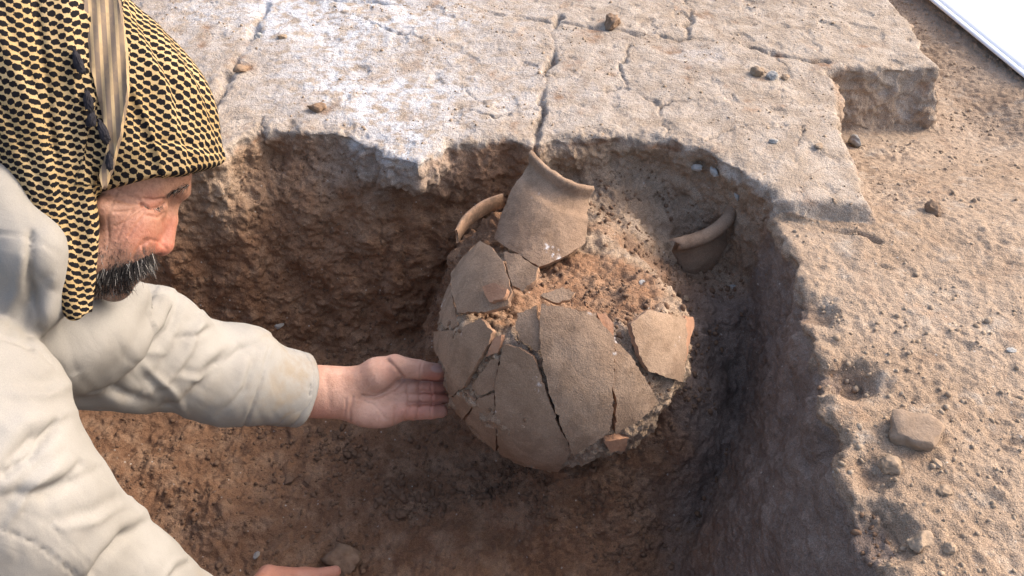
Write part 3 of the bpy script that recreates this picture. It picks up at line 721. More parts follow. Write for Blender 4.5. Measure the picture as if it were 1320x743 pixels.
# ------------------------------------------------------------------ the man
def mat_skin():
    k = NB('skin'); p = k.geo(); a = k.noise(p, 45, 4); b = k.noise(p, 260, 4, .6); c = k.noise(p, 900, 2)
    col = k.mix(k.ramp(a, .35, .65), (.38, .205, .140), (.45, .258, .185))
    col = k.mix(k.math('MULTIPLY', k.attr('red'), .85), col, (.44, .150, .098))
    col = k.mix(k.math('MULTIPLY', k.attr('face'), .9), col, k.mix(k.ramp(b, .35, .65), (.195, .094, .058), (.275, .143, .092)))
    col = k.mix(k.math('MULTIPLY', k.math('MULTIPLY', k.attr('red'), k.attr('face')), .6), col, (.42, .13, .085))
    col = k.mix(k.math('MULTIPLY', k.attr('pale'), .35), col, (.52, .35, .27))
    col = k.mix(k.math('MULTIPLY', k.ramp(b, .52, .72), .30), col, (.22, .105, .07))
    col = k.mix(k.math('MULTIPLY', k.attr('stubble'), k.ramp(k.noise(p, 500, 3), .30, .62)), col, (.085, .065, .055))
    col = k.mix(k.attr('nail'), col, (.42, .25, .20))
    k.b.inputs['Subsurface Weight'].default_value = .12; k.b.inputs['Subsurface Radius'].default_value = (.006, .002, .001); k.b.inputs['Subsurface Scale'].default_value = 1.0
    k.b.inputs['Specular IOR Level'].default_value = .35
    return k.done(col, .55, k.bump(c, .4, .0008, k.bump(b, .45, .002)))
M_SKIN = mat_skin()
def mat_cloth():
    k = NB('beige_cotton'); p = k.geo(); a = k.noise(p, 8, 4); b = k.noise(p, 1500, 2); d = k.noise(p, 30, 5, .6)
    col = k.mix(k.ramp(a, .35, .68), (.215, .200, .178), (.255, .240, .218))
    col = k.mix(k.math('MULTIPLY', k.attr('stain'), k.ramp(d, .38, .65)), col, (.22, .18, .135))
    k.b.inputs['Specular IOR Level'].default_value = .1
    e = k.n('ShaderNodeMapping'); k.put(e.inputs[0], p); e.inputs['Rotation'].default_value = (.4, .5, .6); e.inputs['Scale'].default_value = (1, 2.6, 1)
    wr = k.noise(e.outputs[0], 22, 3, .5, 1.2); wr = k.math('ABSOLUTE', k.math('SUBTRACT', wr, .5))
    col = k.mix(.35, col, k.mix(k.ramp(b, .35, .65), (.8, .8, .8), (1.2, 1.2, 1.2)), 'MULTIPLY')
    return k.done(col, .88, k.bump(b, .4, .0008, k.bump(wr, .10, .008)))
M_CLOTH = mat_cloth()
def mat_scarf():
    k = NB('checked_scarf'); u = k.attr('pu'); v = k.attr('pv'); p = k.geo()
    j = k.math('MULTIPLY_ADD', k.noise(p, 60, 2), .5, -.25); u = k.math('ADD', u, j); v = k.math('ADD', v, k.math('MULTIPLY', j, .7))
    row = k.math('FLOOR', v); a = k.math('MULTIPLY_ADD', row, .5, u)
    fa = k.math('SUBTRACT', k.math('FRACT', a), .5); fb = k.math('SUBTRACT', k.math('FRACT', v), .5)
    ra = k.math('SUBTRACT', k.math('MULTIPLY', fa, .88), k.math('MULTIPLY', fb, .47)); rb = k.math('ADD', k.math('MULTIPLY', fb, .88), k.math('MULTIPLY', fa, .47))
    e = k.math('ADD', k.math('POWER', k.math('ABSOLUTE', k.math('DIVIDE', ra, .51)), 2.0), k.math('POWER', k.math('ABSOLUTE', k.math('DIVIDE', rb, .36)), 2.0))
    blot = k.ramp(k.math('ADD', e, k.math('MULTIPLY_ADD', k.noise(p, 420, 2), 2.0, -1.0)), 1.08, .92)
    # little hooked line joining neighbouring knots
    ln = k.math('ABSOLUTE', k.math('ADD', fb, k.math('MULTIPLY', k.math('SINE', k.math('MULTIPLY', fa, 6.283)), .20)))
    hook = k.math('MULTIPLY', k.ramp(ln, .13, .07), .9)
    base = k.mix(k.ramp(k.noise(p, 25, 3), .35, .65), (.34, .240, .112), (.41, .305, .160))
    weave = k.n('ShaderNodeTexWave', Vector=k.n('ShaderNodeCombineXYZ', X=u, Y=v).outputs[0], Scale=2.6).outputs[1]
    base = k.mix(k.math('MULTIPLY', weave, .22), base, (.27, .125, .06))
    col = k.mix(hook, base, (.055, .032, .022)); col = k.mix(blot, col, (.008, .007, .008))
    k.b.inputs['Specular IOR Level'].default_value = .1
    return k.done(col, .9, k.bump(k.noise(p, 1400, 2), .4, .0008, k.bump(blot, .35, .0012)))
M_SCARF = mat_scarf()
def mat_tail():
    k = NB('scarf_border'); p = k.geo(); u = k.attr('pu')
    st = k.ramp(k.math('ABSOLUTE', k.math('SUBTRACT', k.math('FRACT', u), .5)), .16, .24)
    st2 = k.ramp(k.noise(p, 90, 3), .45, .6)
    col = k.mix(k.math('MULTIPLY', st, .85), (.36, .26, .145), (.12, .09, .075)); col = k.mix(k.math('MULTIPLY', st2, .4), col, (.24, .17, .10))
    return k.done(col, .9, k.bump(k.noise(p, 1400, 2), .4, .0008))
M_TAIL = mat_tail()
def plain(name, c, r=.8):
    k = NB(name); return k.done(k.mix(k.ramp(k.noise(k.geo(), 300, 3), .35, .65), tuple(x * .7 for x in c), c), r)
M_TASSEL = plain('black_yarn', (.022, .020, .024), .95); M_TROU = plain('dark_trousers', (.10, .095, .09), .9)
def mat_hair():
    k = NB('grey_black_hair'); r = k.attr('rnd')
    return k.done(k.mix(k.ramp(r, .84, .97), (.012, .010, .010), (.32, .30, .28)), .75)
M_HAIR = mat_hair()

person = empty('person', P(-300, 640, 1.15) * np.array([1, 1, 0]) + np.array([0, 0, -.45]))
tag(person, 'man in black and tan checked headscarf and beige jacket leaning in to touch the jar', 'person')

# ---- head, in sagittal-plane pixels (x right, y down, z towards the viewer's side)
HU = .90 / F_PX; HC = P(165, 250, .90); EZ = (CAM - HC) / np.linalg.norm(CAM - HC); EX = np.cross(CU, EZ); EX /= np.linalg.norm(EX); EY = np.cross(EZ, EX)
_o = np.array(toimg(HC)[:2]); _J = np.stack([(np.array(toimg(HC + EX * .001)[:2]) - _o), (np.array(toimg(HC + EY * .001)[:2]) - _o)], 1) / .001; JI = np.linalg.inv(_J)
def head_w(q):
    ab = (np.asarray(q)[:, :2] - np.array([165, 250])) @ JI.T
    return HC + ab[:, :1] * EX + ab[:, 1:2] * EY + np.asarray(q)[:, 2:3] * HU * EZ
HF = np.array([.82, .57, 0]); HUP = np.array([.57, -.82, 0]); HS = np.array([0, 0, 1.0]); HAX = np.stack([HF, HUP, HS])
def head_F(X, Y, Z):
    p = grid_pts(X, Y, Z).astype(np.float32); pm = p.copy(); pm[..., 2] = np.abs(pm[..., 2])
    d = ellipsoid(p, (160, 178, 0), HAX, (108, 102, 84))
    d = smin(d, ellipsoid(p, (158, 288, 0), HAX, (50, 98, 66)), 22)
    d = smin(d, ellipsoid(pm, (158, 302, 38), HAX, (42, 46, 34)), 18)            # cheek
    d = smin(d, roundcone(pm, (180, 286, 44), (135, 268, 66), 20, 14), 14)       # cheekbone
    d = smin(d, roundcone(pm, (236, 244, 8), (200, 244, 50), 11, 8), 14)         # brow
    d = smin(d, roundcone(pm, (148, 364, 0), (120, 330, 52), 26, 22), 20)        # jaw
    d = smin(d, ellipsoid(p, (176, 344, 0), HAX, (20, 20, 36)), 12)              # mouth
    d = smax(d, -(np.linalg.norm(pm - np.array([224, 270, 34]), axis=-1) - 19), 12)   # eye socket
    d = smin(d, np.linalg.norm(pm - np.array([201, 268, 29]), axis=-1) - 15.5, 9)     # lids over the eyeball
    nose = chain(p, [(224, 256, 0), (220, 285, 0), (212, 314, 0)], [8, 10.5, 14.5], 4)
    nose = smin(nose, np.linalg.norm(p - np.array([209, 317, 0]), axis=-1) - 15, 5)
    nose = smin(nose, roundcone(pm, (204, 318, 9), (186, 319, 20), 10.5, 11.5), 3)
    nose = smin(nose, roundcone(pm, (222, 262, 0), (196, 312, 22), 4, 5), 10)
    d = smin(d, nose, 6)
    d = smax(d, -(roundcone(pm, (204, 331, 9), (193, 330, 14), 5, 4.5)), 2)
    d = smin(d, roundcone(p, (108, 325, -18), (50, 430, -45), 46, 40), 18)
    return d
hv, hf = surface_nets(head_F, (30, 196, -100), (246, 432, 100), 1.7)
hme = raw_mesh('h', hv, hf); hn = norms(hme).copy(); bpy.data.meshes.remove(hme)
hx, hy = hv[:, 0], hv[:, 1]; nearside = hv[:, 2] > 0
def groove(v, n, xy, lines, sel):
    out = np.zeros(len(v))
    for pts, wd, dp in lines: out += sel * dp * np.exp(-(polydist(xy, pts) / wd) ** 2)
    return v - n * out[:, None]
WR = [([(181, 262), (192, 268), (204, 268), (211, 263)], 1.6, 2.4), ([(184, 256), (196, 258), (210, 256)], 1.6, 1.4), ([(182, 263), (168, 262), (150, 256)], 1.5, 1.2), ([(182, 266), (166, 271), (148, 272)], 1.5, 1.2), ([(184, 270), (168, 281), (150, 290)], 1.5, 1.1),
      ([(186, 275), (174, 290), (165, 303)], 1.6, .9), ([(190, 277), (203, 280), (212, 274)], 1.8, 1.2), ([(186, 308), (178, 318), (172, 332)], 2.5, 1.8), ([(190, 309), (184, 315), (185, 326)], 1.6, 1.6), ([(222, 249), (228, 256)], 2, 1.0), ([(180, 258), (165, 251), (152, 246)], 1.5, 1.0)]
WR = [(a_, b_, c_ * 1.5) for a_, b_, c_ in WR] + [([(150, 250), (140, 280), (142, 310)], 1.6, 1.0), ([(172, 268), (160, 285), (152, 305)], 1.4, .9), ([(215, 322), (205, 312), (190, 306)], 2.0, 1.2)]
hv = groove(hv, hn, hv[:, :2], WR, (hn[:, 2] > -.1).astype(float))
G2 = lambda x, y, r: np.exp(-(((hx - x) ** 2 + (hy - y) ** 2) / r ** 2))
h_red = np.clip(1.0 * G2(212, 318, 17) + .7 * G2(222, 290, 13) + .55 * G2(180, 300, 26) + .5 * G2(196, 262, 14), 0, 1)
h_stub = np.clip(sstep(330, 350, hy + .55 * (hx - 150)) * (hx < 200) * .95 * sstep(215, 185, hx) + .35 * sstep(300, 330, hy - .0 * hx) * (hx < 165), 0, 1) * (hy > 305)
HEADW = head_w(hv)
# ---- reaching hand, in local units of a quarter millimetre
U_H = 1.325 / F_PX * .2154
def hand_w(q): return P(360 + .2154 * q[:, 0], 420 + .2154 * q[:, 1], 1.298 + .062 * q[:, 0] / 1000 - q[:, 2] * U_H)
def hand_F(X, Y, Z):
    p = grid_pts(X, Y, Z).astype(np.float32)
    def flat(k): q = p.copy(); q[..., 2] *= k; return q
    d = roundcone(flat(1.35), (-260, 375, -20), (400, 402, 0), 168, 158) / 1.1
    d = smin(d, roundcone(flat(2.0), (500, 430, 0), (690, 432, 0), 158, 128) / 1.4, 45)
    d = smin(d, ellipsoid(p, (585, 528, 20), np.eye(3), (165, 88, 72)), 40)      # hypothenar
    d = smin(d, chain(p, [(470, 345, 30), (590, 290, 70), (690, 246, 92)], [95, 98, 74], 30), 34)
    th = chain(p, [(690, 244, 92), (835, 263, 72), (948, 278, 42)], [70, 58, 49], 14)
    th = smin(th, ellipsoid(p, (930, 276, 48), np.eye(3), (66, 50, 46)), 10)
    fin = None
    for pts, rs in (([(660, 300, -30), (835, 322, -62), (925, 338, -82), (985, 350, -100)], [46, 40, 37, 32]),
                    ([(650, 362, -8), (800, 366, 4), (900, 370, -12), (972, 374, -46)], [46, 40, 37, 33]),
                    ([(650, 426, 4), (800, 430, 14), (915, 431, 0), (988, 437, -40)], [46, 39, 36, 33]),
                    ([(640, 505, 14), (800, 517, 30), (905, 514, 22), (968, 510, -2)], [62, 50, 47, 42])):
        e = chain(p, pts, rs, 8); fin = e if fin is None else smin(fin, e, 5)
    d = smin(d, fin, 24)
    d = smin(d, th, 16)
    return d
av, af = surface_nets(hand_F, (-300, 60, -230), (1060, 700, 230), 6.5)
ame = raw_mesh('h', av, af); an = norms(ame).copy(); bpy.data.meshes.remove(ame)
CREASE = [([(650, 205), (715, 265), (738, 310), (725, 350), (640, 405), (560, 432), (500, 425)], 11, 15), ([(700, 262), (735, 300)], 9, 9), ([(838, 330), (836, 470)], 7, 9), ([(905, 335), (915, 400), (920, 468)], 7, 9), ([(770, 335), (772, 395), (778, 470), (752, 560)], 8, 8), ([(832, 470), (826, 560)], 7, 7), ([(912, 468), (908, 555)], 7, 7),
          ([(440, 430), (425, 500), (420, 580)], 9, 8), ([(400, 440), (385, 570)], 7, 5), ([(700, 480), (690, 590)], 8, 6), ([(640, 405), (700, 420), (765, 395)], 8, 5), ([(850, 225), (842, 325)], 7, 5), ([(770, 393), (1000, 403)], 7, 8), ([(770, 467), (1000, 468)], 7, 8), ([(280, 300), (300, 480)], 20, 4), ([(480, 440), (560, 470), (640, 560)], 8, 4)]
ax2 = av[:, :2] + np.stack([perlin(av, .02, 5), perlin(av, .02, 6)], 1) * 8
av = groove(av, an, ax2, CREASE, (an[:, 2] > .1).astype(float))
A2 = lambda x, y, rx, ry: np.exp(-(((av[:, 0] - x) / rx) ** 2 + ((av[:, 1] - y) / ry) ** 2))
front = (an[:, 2] > 0)
nailm = front * sstep(1.1, .85, np.hypot((av[:, 0] - 948) / 42, (av[:, 1] - 258) / 24))
av = av + an * (nailm * 3)[:, None]
a_red = np.clip(.8 * A2(940, 400, 110, 110) + .55 * A2(800, 520, 160, 60) + .5 * A2(930, 300, 60, 40) + .35 * A2(650, 300, 60, 60) + .5 * A2(200, 520, 200, 60), 0, 1)
a_pale = np.clip(A2(570, 500, 120, 90) + .7 * A2(620, 330, 100, 80) + .6 * A2(330, 450, 120, 70), 0, 1) * front
HANDW = hand_w(av)
# ---- supporting hand low at the near sleeve
def arm_pts(L): return [P(*x) for x in L]
def hand2_F(X, Y, Z):
    p = grid_pts(X, Y, Z)
    w0, w1, w2 = P(215, 835, 1.06), P(300, 800, 1.24), P(352, 772, 1.36)
    d = chain(p, [w0, w1, w2], [.036, .034, .034], .02)
    for k, tip in enumerate([(432, 737, 1.425), (446, 756, 1.43), (446, 776, 1.43), (430, 795, 1.42)]):
        b = P(360, 762 + 12 * k, 1.375); t = P(*tip); m = (b + t) / 2 + np.array([0, 0, .012])
        d = smin(d, chain(p, [b, m, t], [.014, .0115, .0095], .004), .008)
    d = smin(d, chain(p, [w1, P(345, 742, 1.35), P(395, 742, 1.40)], [.02, .015, .011], .005), .012)
    return d
b2 = np.stack([P(215, 835, 1.06), P(446, 776, 1.45), P(300, 730, 1.2), P(300, 850, 1.45)])
bv, bf = surface_nets(hand2_F, b2.min(0) - .06, b2.max(0) + .06, .0028)
n1_, n2_ = len(hv), len(hv) + len(av)
BV = np.concatenate([HEADW, HANDW, bv]); BF = np.concatenate([hf[:, ::-1], af[:, ::-1] + n1_, bf + n2_])
z3 = np.zeros(len(bv))
BA = {'face': np.concatenate([np.ones(len(hv)), np.zeros(len(av)), z3]), 'red': np.concatenate([h_red, a_red, z3 + .5]), 'stubble': np.concatenate([h_stub, np.zeros(len(av)), z3]), 'pale': np.concatenate([np.zeros(len(hv)), a_pale, z3]), 'nail': np.concatenate([np.zeros(len(hv)), nailm, z3])}
def open_loop(faces, centre, rad):
    """drop a patch of faces round a point; return the kept faces and the ordered loop of its edge"""
    fcn = BV[faces].mean(1); drop = np.linalg.norm(fcn - centre, axis=1) < rad
    D = faces[drop]; E = {}
    for f in D.tolist():
        for i in range(4): E[(f[i], f[(i + 1) % 4])] = 1
    nxt = {a_: b_ for a_, b_ in E if (b_, a_) not in E}
    st = next(iter(nxt)); loop = [st]; c = nxt[st]
    while c != st and len(loop) < 5000: loop.append(c); c = nxt[c]
    return faces[~drop], loop
def zipper(L0, L1, pts):
    """triangles (as quads with a repeated corner avoided) between two closed loops"""
    c0 = pts[L0].mean(0); c1 = pts[L1].mean(0); ax = c1 - c0; ax /= np.linalg.norm(ax); e1 = np.cross(ax, [.3, .2, .9]); e1 /= np.linalg.norm(e1); e2 = np.cross(ax, e1)
    def ordered(L, c):
        q = pts[L] - c; an = np.arctan2(q @ e2, q @ e1); o = np.argsort(an); return [L[i] for i in o], np.sort(an)
    A_, aa = ordered(list(L0), c0); B_, bb = ordered(list(L1), c1); out = []; i = j = 0; na, nb = len(A_), len(B_)
    while i < na or j < nb:
        ta = aa[i] if i < na else 9; tb = bb[j] if j < nb else 9
        if ta <= tb: out.append((A_[i % na], A_[(i + 1) % na], B_[j % nb])); i += 1
        else: out.append((A_[i % na], B_[(j + 1) % nb], B_[j % nb])); j += 1
    return out
tris = []; extra = []
def limb(start, end, path):
    global BF, extra
    BF, l0 = open_loop(BF, start[0], start[1]); BF, l1 = open_loop(BF, end[0], end[1]); rings = [l0]
    for i, (c, r) in enumerate(path):
        a_ = path[i - 1][0] if i else start[0]; b_ = path[i + 1][0] if i + 1 < len(path) else end[0]
        t = b_ - a_; t = t / np.linalg.norm(t); e1 = np.cross(t, [.3, .2, .9]); e1 /= np.linalg.norm(e1); e2 = np.cross(t, e1); base = len(BV) + len(extra)
        extra += [c + r * (math.cos(k * .3927) * e1 + math.sin(k * .3927) * e2) for k in range(16)]; rings.append(list(range(base, base + 16)))
    rings.append(l1); allp = np.concatenate([BV, np.array(extra)])
    for x, y in zip(rings[:-1], rings[1:]): tris.extend(zipper(x, y, allp))
def nearest(pts, c): return pts[np.argmin(np.linalg.norm(pts - c, axis=1))]
limb((nearest(HEADW, P(70, 410, .95)), .012), (nearest(HANDW, P(300, 500, 1.27)), .014), [(P(70, 428, 1.0), .03), (P(150, 446, 1.07), .04), (P(250, 470, 1.17), .03)])
limb((nearest(HEADW, P(45, 420, .86)), .012), (nearest(bv, P(215, 835, 1.04)), .012), [(P(-20, 450, .86), .03), (P(-40, 560, .79), .045), (P(8, 665, .81), .04), (P(180, 790, 1.0), .03)])
BV = np.concatenate([BV, np.array(extra)])
bme = bpy.data.meshes.new('body'); bme.from_pydata(BV.tolist(), [], BF.tolist() + tris); bme.update()
for k_, v_ in BA.items(): attr(bme, k_, np.concatenate([v_, np.zeros(len(extra))]))
under(link('body', bme, M_SKIN), person)

# ---- headscarf
def signed_crease(xy, pts, wd):
    best = np.full(len(xy), 1e9); sg = np.zeros(len(xy)); tt_ = np.zeros(len(xy)); N = len(pts) - 1
    for i, (p0, p1) in enumerate(zip(pts[:-1], pts[1:])):
        p0 = np.asarray(p0, float); ab = np.asarray(p1, float) - p0; t = np.clip(((xy - p0) @ ab) / (ab @ ab), 0, 1); dv = xy - p0 - t[:, None] * ab; d = np.hypot(*dv.T); m = d < best
        best = np.where(m, d, best); sg = np.where(m, np.sign(ab[0] * dv[:, 1] - ab[1] * dv[:, 0]), sg); tt_ = np.where(m, (i + t) / N, tt_)
    s = best * sg / wd; env = np.sin(np.pi * np.clip(tt_ * .86 + .07, 0, 1)) ** .7
    return (np.where(s > 0, s * np.exp(-s * s * .6), s * 1.6 * np.exp(-s * s * 1.8))) * env
FOLD = signed_crease
LINE = np.array([(128, 249), (180, 235), (226, 228), (298, 206)], float)
def scarf_F(X, Y, Z):
    p = grid_pts(X, Y, Z).astype(np.float32)
    d = ellipsoid(p, (138, 110, 0), HAX, (168, 100, 106))
    d = smin(d, roundcone(p, (200, 150, 0), (288, 200, 0), 58, 8), 18)
    d = smin(d, ellipsoid(p, (158, 178, 0), HAX, (136, 98, 110)), 16)
    d = smin(d, ellipsoid(p, (50, 110, 0), np.eye(3), (135, 165, 118)), 30)
    yl = np.interp(X, LINE[:, 0], LINE[:, 1])[:, None, None] + 3 * np.cos(p[..., 2] / 40)
    cav = np.maximum(yl - p[..., 1], 128 - p[..., 0])
    d = smax(d, -cav, 5)
    q = p.copy(); q[..., 2] = (q[..., 2] - 82) * 1.9 + 82
    dr = chain(q, [(52, 120, 82), (92, 290, 84), (111, 396, 84)], [84, 40, 17], 14) / 1.4
    dr = smax(dr, p[..., 1] - 396 - 2 * np.sin(p[..., 0] / 5), 3)
    dr = smax(dr, p[..., 0] - 128.5 - 1.5 * np.sin(p[..., 1] / 23), 6)
    return smin(d, dr, 10)
sv, sf = surface_nets(scarf_F, (-100, -75, -130), (310, 412, 130), 3.2)
sv, sf, sn = subsurf(sv, sf, 1); sv = sv.astype(float)
rel = sv - np.array([138, 108, 0]); fcomp = rel @ HF; ucomp = rel @ HUP; ang = np.arctan2(sv[:, 2], ucomp)
front_p = (sv[:, 0] > 132 - .25 * (sv[:, 1] - 130) * (sv[:, 1] < 240)) & (sv[:, 1] < 262)
# folds
fold = 3.0 * np.sin((sv[:, 0] * .9 - sv[:, 1] * .18) / 9.5 + 2 * perlin(sv, .012, 3)) * (~front_p) * sstep(-20, 60, sv[:, 1] + .6 * sv[:, 0]) + 2.0 * perlin(sv, .02, 8)
for L_, w_, a_ in [([(172, 40), (215, 120), (240, 215)], 9, 7.0), ([(165, 120), (190, 180), (205, 228)], 7, -6.0), ([(200, 30), (250, 110), (285, 195)], 8, 5.0), ([(160, 190), (220, 190), (290, 200)], 7, 4.0), ([(20, 40), (60, 140), (95, 250), (108, 380)], 8, 5.0), ([(90, 60), (105, 160), (118, 300)], 7, -4.0), ([(-20, 90), (30, 170), (70, 260)], 8, 4.5)]:
    fold = fold + np.where(sv[:, 2] > -20, a_ * FOLD(sv[:, :2], L_, w_), 0)
seam = np.exp(-(polydist(sv[:, :2], [(55, -40), (62, 40), (75, 130), (80, 200), (95, 300)]) / 5) ** 2) * (sv[:, 2] > 0)
sv = sv + sn * (fold - 5 * seam)[:, None]
tt = perlin(sv, .011, 21) * .7 + fold * .025
pu = np.where(front_p, fcomp / 10.2, (sv[:, 0] * .93 + sv[:, 1] * .32) / 9.8) + tt * .9
pv = np.where(front_p, -(ucomp - .5 * np.abs(sv[:, 2]) * .5) / 8.6, (sv[:, 1] * .95 - sv[:, 0] * .36 - .35 * sv[:, 2]) / 8.6) + tt * 1.5
scm = raw_mesh('headscarf', head_w(sv), sf[:, ::-1]); attr(scm, 'pu', pu); attr(scm, 'pv', pv)
scarf = under(link('headscarf', scm, M_SCARF), person)
SBVH = BVHTree.FromPolygons(head_w(sv).tolist(), sf.tolist())
def on_scarf(px, py, off=.0):
    r = Vector(ray(px, py)).normalized(); h = SBVH.ray_cast(Vector(CAM), r)
    return (np.array(h[0]), np.array(h[1])) if h[0] else (P(px, py, .83), -CF)
tail_px = [(x * .565, y * .565) for x, y in [(192, -20), (268, -10), (276, 40), (287, 120), (290, 200), (275, 300), (252, 390), (234, 432), (226, 402), (245, 330), (232, 260), (210, 170), (192, 90)]]
tp = ragged(tail_px, 6, .4, 2); v2, fs = tri_fill(tp, 6)
hp = [on_scarf(x, y) for x, y in v2]; tpos = np.array([h[0] for h in hp]); tn = np.array([h[1] for h in hp])
# smooth the sheet a little so that it lies as one strip
for _ in range(6):
    dep = (tpos - CAM) @ CF; d2_ = np.array([np.mean(dep[np.hypot(*(v2 - c).T) < 16]) for c in v2]); tpos = P(v2[:, 0], v2[:, 1], d2_)
tpos = P(v2[:, 0], v2[:, 1], (tpos - CAM) @ CF - .0065 - .002 * np.sin(v2[:, 0] / 4.0 + v2[:, 1] / 30))
tn = np.tile(-CF, (len(tpos), 1))
if (np.cross(tpos[fs[0][1]] - tpos[fs[0][0]], tpos[fs[0][2]] - tpos[fs[0][0]]) @ (CAM - tpos[0])) < 0: fs = [tuple(reversed(f)) for f in fs]
tme = prism(tpos, tn, fs, .006, 'scarf_tail')
co = coords(tme); qx, qy, _ = toimg(co); attr(tme, 'pu', (qx - .06 * qy) / 11.0)
tail = under(link('scarf_tail', tme, M_TAIL), person)
for i, (x, y, wv, hv_, rot) in enumerate([(107, 83, 13, 30, .3), (120, 132, 12, 26, .15), (124, 156, 13, 20, -.2), (139, 172, 13, 28, .35), (147, 209, 10, 22, .0), (156, 12, 11, 22, -.4)]):
    c, n = on_scarf(x, y); c = c - CF * .009; dd = (c - CAM) @ CF; k = dd / F_PX
    q = ICO3[0].copy(); q *= (1.1 + .45 * perlin(q + i * 5, (5, 1.2, 5), 40 + i) + .25 * perlin(q + i, 7, 50))[:, None]
    q[:, 0] *= .75 + .25 * q[:, 1] * -1
    cr, sr = math.cos(rot), math.sin(rot); X_ = q[:, 0] * wv / 2; Y_ = q[:, 1] * hv_ / 2
    pos = c + ((X_ * cr - Y_ * sr) * k)[:, None] * CR + ((X_ * sr + Y_ * cr) * k)[:, None] * CU - (q[:, 2] * wv / 2 * k * .8)[:, None] * CF
    o = link('tassel', raw_mesh('tassel', pos, ICO3[1]), M_TASSEL); under(o, person); o.parent = tail; o.matrix_parent_inverse = Matrix.Identity(4)

# ---- hair strands
HB = BVHTree.FromPolygons(hv.tolist(), hf.tolist())
def strands(name, roots, dirs, lens, rad, seed):
    r = np.random.default_rng(seed); V, Fs, rn = [], [], []; seg = 5
    for i, (p0, d0, L) in enumerate(zip(roots, dirs, lens)):
        d0 = np.asarray(d0, float); d0 /= np.linalg.norm(d0); bend = r.normal(0, .35, 3) + np.array([.05, .5, .0]); base = len(V)
        side_ = np.cross(d0, [0, 0, 1.0]); side_ /= np.linalg.norm(side_) + 1e-9; oth = np.cross(d0, side_)
        rv = r.random()
        for s in range(seg + 1):
            t = s / seg; c = p0 + d0 * L * t + bend * L * .35 * t * t; rr = rad * (1 - .75 * t)
            for q in range(3): V.append(c + rr * (math.cos(q * 2.094) * side_ + math.sin(q * 2.094) * oth)); rn.append(rv)
        for s in range(seg):
            for q in range(3): Fs.append((base + s * 3 + q, base + s * 3 + (q + 1) % 3, base + s * 3 + 3 + (q + 1) % 3, base + s * 3 + 3 + q))
    me = raw_mesh(name, head_w(np.array(V)), np.array(Fs)); attr(me, 'rnd', rn); return under(link(name, me, M_HAIR), person)
def rooted(n, sampler, seed):
    r = np.random.default_rng(seed); out = []; nn_ = []
    while len(out) < n:
        x, y = sampler(r); h = HB.ray_cast(Vector((x, y, 150)), Vector((0, 0, -1)))
        if h[0] is not None and h[0].z > -35: out.append(np.array(h[0])); nn_.append(np.array(h[1]))
    return out, nn_
def s_mous(r):
    t = r.random() ** 1.25; x = 196 - t * 66; y = 332 + t * 16 + r.normal(0, 3.6) + 3 * math.sin(t * 3); return x, y
ro, no = rooted(950, s_mous, 5); r_ = np.random.default_rng(9)
di = [n * .30 + np.array([-.35 + .45 * (p[0] - 140) / 50, .8, 0]) + r_.normal(0, .22, 3) for p, n in zip(ro, no)]
strands('moustache', ro, di, [r_.uniform(5, 18) * (1.15 if p[0] > 165 else .75) for p in ro], .55, 11)
def s_beard(r): return r.uniform(118, 172), r.uniform(350, 376)
ro, no = rooted(420, s_beard, 6); di = [n * .5 + np.array([-.1, .8, 0]) + r_.normal(0, .3, 3) for n in no]
strands('beard', ro, di, [r_.uniform(4, 10) for _ in ro], .45, 12)
def s_cheek(r): return 120 + abs(r.normal(0, 26)), 325 + r.normal(0, 10)
ro, no = rooted(110, s_cheek, 7); di = [n * .3 + np.array([-.1, .9, 0]) + r_.normal(0, .3, 3) for n in no]
strands('side_whiskers', ro, di, [r_.uniform(4, 9) for _ in ro], .28, 13)
def s_brow(r): t = r.random(); return 216 + t * 28, 250 - t * 12 + r.normal(0, 1.6)
ro, no = rooted(130, s_brow, 8); di = [n * .25 + np.array([-.7, .1, .2]) + r_.normal(0, .2, 3) for n in no]
strands('eyebrow', ro, di, [r_.uniform(6, 11) for _ in ro], .42, 14)
def s_lash(r): t = r.random(); return 186 + t * 22, 265 + 4 * math.sin(t * 3.1) + r.normal(0, .4)
ro, no = rooted(60, s_lash, 9); di = [n * .4 + np.array([.3, .7, 0]) + r_.normal(0, .15, 3) for n in no]
strands('eyelashes', ro, di, [r_.uniform(3, 6) for _ in ro], .35, 15)

